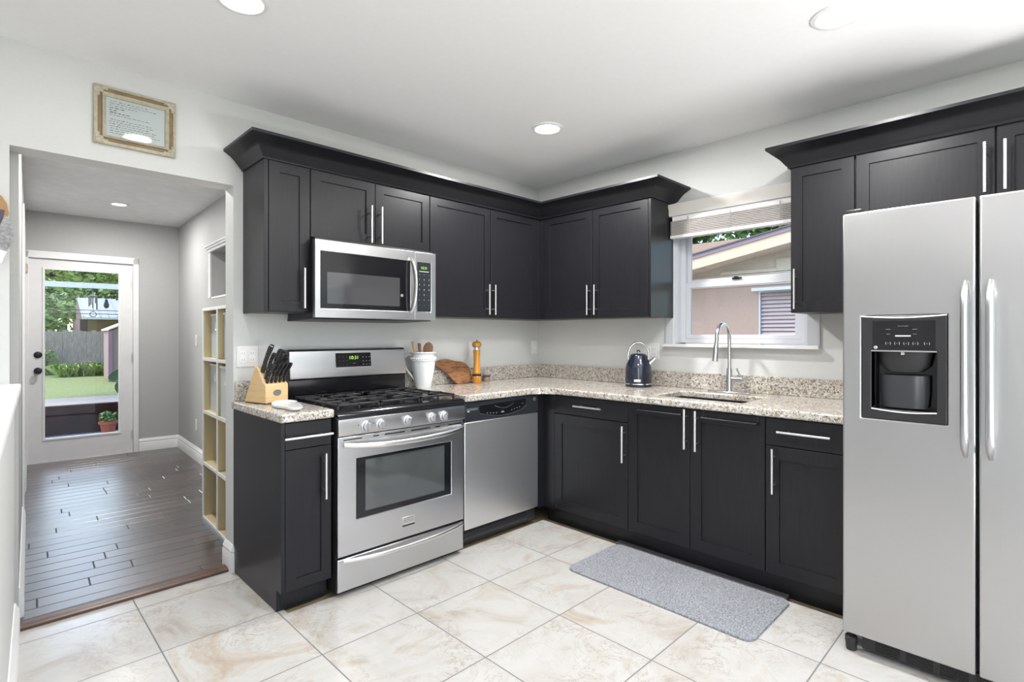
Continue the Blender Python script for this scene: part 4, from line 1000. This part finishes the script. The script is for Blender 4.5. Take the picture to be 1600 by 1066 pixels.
MB().grid([FXa + .0442, FXb - .0442], [FZa + .0442, FZb - .0442], set(), ff, .0080, .0090).build('glass', 'pane', t)

# notice board bits at the far left edge, hanging on the wall end beside the doorway
t = T('letter_rack', 'wooden rack holding papers and a calendar at the far left wall edge', 'letter rack', (-3.30, -.03, 1.55))
wp = lambda u, d, v: Vector((u, d, v))
MB().prism([(-3.52, 1.70), (-3.31, 1.70), (-3.288, 1.73), (-3.279, 1.775), (-3.285, 1.815), (-3.302, 1.845), (-3.33, 1.862), (-3.52, 1.87)], wp, -.022, -.004).build('back_board', mat('honey_wood', (.40, .22, .09), .4), t)
MB().prism([(-3.44, 1.56), (-3.318, 1.66), (-3.292, 1.785), (-3.42, 1.80)], wp, -.030, -.026).build('dark_folder', mat('slate_violet_card', (.08, .07, .11), .5), t)
MB().prism([(-3.42, 1.60), (-3.300, 1.582), (-3.268, 1.655), (-3.264, 1.70), (-3.282, 1.755), (-3.292, 1.765), (-3.315, 1.69)], wp, -.038, -.034).build('calendar_page', varied('printed_grey_page', (.16, .16, .17), (.42, .42, .43), 90, .6), t)
MB().prism([(-3.42, 1.60), (-3.302, 1.562), (-3.286, 1.612), (-3.40, 1.65)], wp, -.044, -.041).build('white_sheet', 'paper', t)
XF[0] = Matrix.Identity(4)

# ------------------------------------------------------------------ floor mats
def rmat(name, x0, x1, y0, y1, r, z0, z1, m, lab, rot=0):
    mb = MB(); bm = mb.bm; lo, hi = [], []
    for L_, z in ((lo, z0), (hi, z1)):
        for cx, cy, a0 in ((x1 - r, y1 - r, 0), (x0 + r, y1 - r, 90), (x0 + r, y0 + r, 180), (x1 - r, y0 + r, 270)):
            for k in range(6):
                a = math.radians(a0 + 18 * k); p = Vector((cx + r * math.cos(a), cy + r * math.sin(a), z)); L_.append(bm.verts.new(p))
    mb.skin([lo, hi]); o = mb.build(name, m, None, bevel=.002); return tag(o, lab, 'mat')
rmat('rubber_mat', -.638, -.588, -2.19, -1.22, .01, -.0120, .0130, varied('dark_speckled_rubber', (.02, .02, .022), (.09, .09, .095), 120, .8), 'narrow dark speckled mat edge showing behind the grey kitchen mat')
rmat('kitchen_mat', -1.118, -.640, -2.215, -1.235, .045, .0005, .0115, 'mat', 'light grey flecked kitchen mat on the tiles before the sink')

# ------------------------------------------------------------------ outdoors
struct('path_side', MB().box(.15, 4.49, -8, 3.4, -.159, -.150), 'slab')
struct('ground', MB().grid([-40, 60], [-30, 70], set(), wxy, -.25, -.16), 'grass')
def foliage(c, rad, n, s_, m, parent, name='foliage', seed=1, shell=.55):
    mb = MB(); bm = mb.bm; r = random.Random(seed); c = Vector(c)
    for _ in range(n):
        while True:
            v = Vector((r.uniform(-1, 1), r.uniform(-1, 1), r.uniform(-1, 1)))
            if shell < v.length < 1: break
        k = 1 + .18 * math.sin(v.x * 9 + seed) * math.cos(v.z * 8) ; p = c + Vector((v.x * rad[0] * k, v.y * rad[1] * k, v.z * rad[2] * k))
        a = Vector((r.uniform(-1, 1), r.uniform(-1, 1), r.uniform(-.6, .6))).normalized(); b = a.cross(Vector((r.uniform(-1, 1), r.uniform(-1, 1), r.uniform(-1, 1)))).normalized(); q = s_ * r.uniform(.6, 1.3)
        nn = a.cross(b) * q * .15
        vs = [bm.verts.new(x) for x in (p - a * q, p - b * q * .5 + nn, p + a * q, p + b * q * .5 + nn)]; bm.faces.new((vs[0], vs[1], vs[2])); bm.faces.new((vs[0], vs[2], vs[3]))
    return mb.build(name, m, parent, nonormal=True)
def tree(name, lab, x, y, zc, rad, n, s_, m, seed, group='trees beyond the yards', inner=True, tx=0):
    t = T(name, lab, 'tree', (x, y, -.16), group)
    MB().tube([(x + tx, y, -.155), (x + tx * .9, y, zc * .5), (x, y, zc)], [.16, .12, .08], 10).build('trunk', 'bark', t)
    foliage((x, y, zc), rad, n, s_, m, t, seed=seed)
    if inner: foliage((x, y, zc), tuple(q * .72 for q in rad), n // 3, s_ * 1.6, 'leafd', t, 'inner_foliage', seed + 5, .1)
    return t
# neighbouring house seen through the kitchen window
t = T('neighbor_house', 'peach stucco house with a sloping roof outside the kitchen window', 'house', (6.5, 0, -.16))
hy = lambda x0: (lambda u, d, v: Vector((x0 + d, u, v)))
MB().grid([-3.5, -.87, -.144, 3.2], [-.155, 1.06, 1.90, 1.97], {(1, 1)}, hy(4.5), 0, .15).build('wall', 'stucco', t)
sd = MB().prism([(3.2, 1.972), (-3.5, 1.972), (-3.5, 2.93), (.878, 2.205), (3.2, 1.82 + .15)], lambda u, d, v: Vector((4.5 + d, u, v)), .0, .15)
sd.build('gable_boards', 'siding', t)
bt = MB(); bt.box(4.480, 4.499, -3.4, .95, 1.97, 2.145); bt.box(4.462, 4.479, -.40, .40, 2.148, 2.20)
bt.box(4.470, 4.499, -3.4, -.385, 2.15, 2.33); bt.build('trim_board', 'siding', t, bevel=.006)
def rake(z_at0, dz0, dz1, x0, x1, m, nm):
    sl_ = -.179; f0 = lambda y: z_at0 + sl_ * (y - .621)
    return MB().prism([(3.5, f0(3.5) + dz0), (-3.6, f0(-3.6) + dz0), (-3.6, f0(-3.6) + dz1), (3.5, f0(3.5) + dz1)], lambda u, d, v: Vector((d, u, v)), x0, x1).build(nm, m, t)
rake(2.213, 0, .150, 4.0, 4.03, 'fascia', 'fascia'); rake(2.213, .150, .205, 3.985, 4.03, 'lilac', 'roof_edge'); rake(2.213, .205, .225, 3.97, 9.0, 'roofing', 'roof'); rake(2.213, .02, .05, 4.031, 4.65, 'siding', 'soffit')
wf = MB().grid([-.869, -.835, -.165, -.145], [1.061, 1.09, 1.865, 1.899], {(1, 1)}, hy(4.5), .0, .05).build('window', 'bluewhite', t)
lv = MB()
for k in range(14):
    z = 1.095 + k * .055; lv.obox((4.53, -.50, z + .025), Vector((.014, 0, .020)), (0, .333, 0), Vector((-.002, 0, .0015)))
lv.box(4.552, 4.556, -.834, -.166, 1.09, 1.865)
lv.build('louvre_slats', 'louvre', wf)
MB().box(4.36, 4.499, -3.0, -.095, 1.915, 1.925).box(4.36, 4.375, -3.0, -.095, 1.88, 1.915).build('window_hood', 'bluewhite', t)
box('far_wing', 'stucco', t, 8.2, 12, 1.4, 6.5, -.155, 3.10); MB().prism([(8.0, 3.10), (8.0, 3.30), (10.5, 3.55), (12.2, 3.30), (12.2, 3.10)], lambda u, d, v: Vector((u, d, v)), 1.2, 6.7).build('far_wing_roof', 'peachroof', t)
tree('shade_tree', 'leafy tree above the neighbour roof seen at the left of the window', 17.5, 9.2, 5.6, (3.2, 3.0, 2.4), 5200, .16, 'leaf', 11)
tree('shade_tree', 'leafy tree above the neighbour roof seen at the right of the window', 16.5, 2.6, 5.9, (3.0, 3.2, 2.9), 5200, .16, 'leafd', 12)

XF[0] = HALL
PB = 5.9
struct('floor_porch', MB().box(-2.5, 3.5, HB + .12, PB, -.10, -.03), 'porchfloor')
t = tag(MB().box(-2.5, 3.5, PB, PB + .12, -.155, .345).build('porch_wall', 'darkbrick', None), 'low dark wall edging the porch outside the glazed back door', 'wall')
struct('path', MB().box(-5, 6, PB + .13, 12.3, -.158, -.14), 'slab')
t = T('porch_frame', 'white crossbar of the porch frame seen through the back door', 'porch frame', (.5, PB + .06, .345))
MB().box(-2.5, 3.5, PB + .03, PB + .09, 1.885, 1.955).build('beam', 'trim', t)
for x in (-2.4, 3.4): box('post', 'trim', t, x - .04, x + .04, PB + .02, PB + .10, .346, 1.885)
t = T('wind_chime', 'dark tubular wind chime with a ring hanging from the porch beam', 'wind chime', (.66, PB - .05, 1.53))
MB().tube([(.66, PB - .05, 1.884), (.66, PB - .05, 1.78)], .004, 6).build('cord', 'blackm', t)
MB().lathe((.66, PB - .05, 1.765), [(.05, 0), (.05, .012), (.01, .02)], 18).build('top_disc', 'darkmetal', t)
for k in range(5):
    a = 2 * PI * k / 5 + .3; x, y = .66 + .042 * math.cos(a), PB - .05 + .042 * math.sin(a); MB().tube([(x, y, 1.764), (x, y, 1.60 + .02 * k)], .008, 8).build('tube', 'darkmetal', t)
MB().tube([(.66, PB - .05, 1.76), (.66, PB - .05, 1.57)], .003, 6).tube([(.66 + .034 * math.cos(q), PB - .05, 1.536 + .034 * math.sin(q)) for q in [2 * PI * k / 18 for k in range(19)]], .005, 6).build('wind_ring', 'darkmetal', t)
t = T('hanging_lantern', 'small dark lantern hanging right of the wind chime on the porch', 'lantern', (.80, PB - .05, 1.60))
MB().tube([(.80, PB - .05, 1.884), (.80, PB - .05, 1.74)], .003, 6).build('cord', 'blackm', t)
MB().lathe((.80, PB - .05, 1.62), [(.012, 0), (.030, .02), (.032, .05), (.022, .08), (.014, .12)], 16).build('body', 'darkmetal', t)
t = T('potted_plant', 'terracotta pot with a plant standing before the dark porch wall', 'potted plant', (.80, 5.62, -.03))
MB().lathe((.80, 5.62, -.029), [(.065, 0), (.09, .13), (.105, .135), (.105, .165), (.09, .168)], 20).build('pot', 'terracotta', t)
foliage((.80, 5.62, .19), (.10, .10, .07), 120, .030, 'leafd', t, seed=31, shell=.1)
t = T('broad_leaf_plant', 'dark broad-leaved plant reaching in at the right of the back door glass', 'plant', (1.12, 5.3, -.03))
MB().tube([(1.12, 5.3, -.03), (1.08, 5.3, .35), (.98, 5.3, .68)], .012, 8).build('stem', 'leafbig', t)
for (x, z, rx, rz, an) in ((.86, .76, .10, .06, .6), (.93, .60, .09, .10, -.2), (1.05, .86, .10, .08, .3), (1.05, .45, .10, .09, .4)):
    mb = MB(); ca, sa = math.cos(an), math.sin(an)
    ps = [(x + rx * math.cos(q) * ca - rz * math.sin(q) * sa, 5.3 + .05 * math.cos(q * 2), z + rx * math.cos(q) * sa + rz * math.sin(q) * ca) for q in [2 * PI * k / 14 for k in range(14)]]
    lo = [mb.bm.verts.new(p) for p in ps]; hi = [mb.bm.verts.new((p[0], p[1] + .004, p[2])) for p in ps]; mb.skin([lo, hi]); mb.build('leaf', 'leafbig', t)
# yard fence, one run of weathered boards
t = T('board_fence', 'weathered grey board fence at the back of the yard', 'fence', (0, 22.6, -.16))
r = random.Random(5); mb = MB(); x = -9.0
while x < 12:
    w_ = .14; h = 1.40 + r.uniform(-.05, .05); mb.box(x, x + w_ - .003, 22.5 + r.uniform(-.01, .01), 22.53, -.155, h); x += w_
mb.build('boards', 'fence', t); MB().box(-9, 12, 22.54, 22.60, .2, .3).box(-9, 12, 22.54, 22.60, 1.0, 1.1).build('rails', 'fence', t)
t = T('garden_shed', 'pink painted shed corner at the right beyond the back door', 'shed', (3.0, 17.5, -.16))
MB().prism([(1.86, -.155), (1.86, 1.38), (2.7, 1.78), (5.0, 1.9), (5.0, -.155)], lambda u, d, v: Vector((u, d, v)), 17, 19).build('walls', 'pinkwall', t)
MB().box(1.80, 1.90, 16.95, 17.0, -.155, 1.38).build('corner_board', mat('mauve_corner', (.32, .18, .24), .8), t)
MB().prism([(1.80, 1.39), (1.80, 1.43), (2.7, 1.86), (5.2, 1.98), (5.2, 1.92), (2.7, 1.80)], lambda u, d, v: Vector((u, d, v)), 16.92, 19.1).build('roof', 'siding', t)
t = T('metal_roof_house', 'ochre outbuilding with a blue-grey metal roof behind the fence', 'house', (4.0, 31, -.16))
box('wall', 'shedwall', t, 2.15, 8, 30, 36, -.155, 2.15)
MB().prism([(30 - .4, 2.02), (33, 3.12), (33, 3.20), (30 - .4, 2.10)], lambda u, d, v: Vector((d, u, v)), 1.9, 8.4).build('roof', 'metalroof', t)
rb = MB()
for k in range(20): x = 1.95 + k * .33; rb.prism([(30 - .41, 2.10), (33, 3.20), (33, 3.25), (30 - .41, 2.15)], lambda u, d, v: Vector((d, u, v)), x, x + .03)
rb.build('standing_seams', 'metalroof', t)
MB().prism([(30 - .3, 2.04), (33, 3.12), (33, 2.0)], lambda u, d, v: Vector((d, u, v)), 1.86, 1.895).box(1.86, 2.14, 30.2, 36, -.155, 2.0).build('gable', 'maroon', t)
box('eave_board', 'trim', t, 1.9, 8.4, 29.55, 29.595, 2.0, 2.10)
for k, z in enumerate((1.98, 2.10)):
    tag(MB().tube([(-6, 20, z + .2), (0, 20, z), (2.4, 20, z - .01)], .012, 6).build('utility_wire', 'blackm', None), ('lower' if k == 0 else 'upper') + ' utility wire crossing before the trees behind the yard', 'wire')
for i, (x, y, z, rad, m_, lab) in enumerate(((-1.2, 27, 1.9, (2.6, 1.6, 2.5), 'leaf', 'dense green tree behind the fence at the left of the back door view'), (1.6, 38, 3.8, (4.5, 2, 2.0), 'leafb', 'bright green tree rising above the metal roof'), (5.5, 27.5, 3.6, (2.8, 1.3, 1.2), 'leafd', 'dark tree hanging over the right end of the metal roof'), (-6, 50, 3.8, (7, 1.5, 3.2), 'leafb', 'tall pale green tree furthest left behind the yard'), (6.5, 44, 4.0, (6.5, 1.5, 2.6), 'leafd', 'tall dark tree furthest back behind the metal roof house'), (1.0, 14.0, 2.98, (2.4, 1.2, .42), 'leafb', 'overhanging green branches at the top of the back door view'))):
    tree('shade_tree', lab, x, y, z, rad, 4200, .17 if i < 5 else .09, m_, 40 + i, tx=4.5 if i == 5 else 0)
t = T('flowering_clump', 'bright green strap-leaved clump at the foot of the fence', 'plant', (1.4, 20.6, -.16))
mb = MB(); r = random.Random(9)
for _ in range(420):
    x, y = r.uniform(.75, 2.2), r.uniform(20.2, 21.2); a = r.uniform(0, 2 * PI); l = r.uniform(.25, .45); dx, dy = math.cos(a), math.sin(a)
    p0 = Vector((x, y, -.155)); p1 = p0 + Vector((dx * l * .35, dy * l * .35, l)); p2 = p0 + Vector((dx * l * .9, dy * l * .9, l * .8)); s_ = Vector((-dy, dx, 0)) * .022
    vs = [mb.bm.verts.new(q) for q in (p0 - s_, p0 + s_, p1 + s_, p2, p1 - s_)]; mb.bm.faces.new(vs)
mb.build('leaves', 'leafb', t, nonormal=True)
foliage((.3, 22.0, .3), (.55, .3, .55), 700, .06, 'leaf', tag(MB().cyl((.3, 22.0, -.155), (.3, 22.0, .3), .03).build('fence_vine', 'bark', None), 'leafy green vine growing low on the fence at left', 'plant'), seed=77, shell=.1)
XF[0] = Matrix.Identity(4)
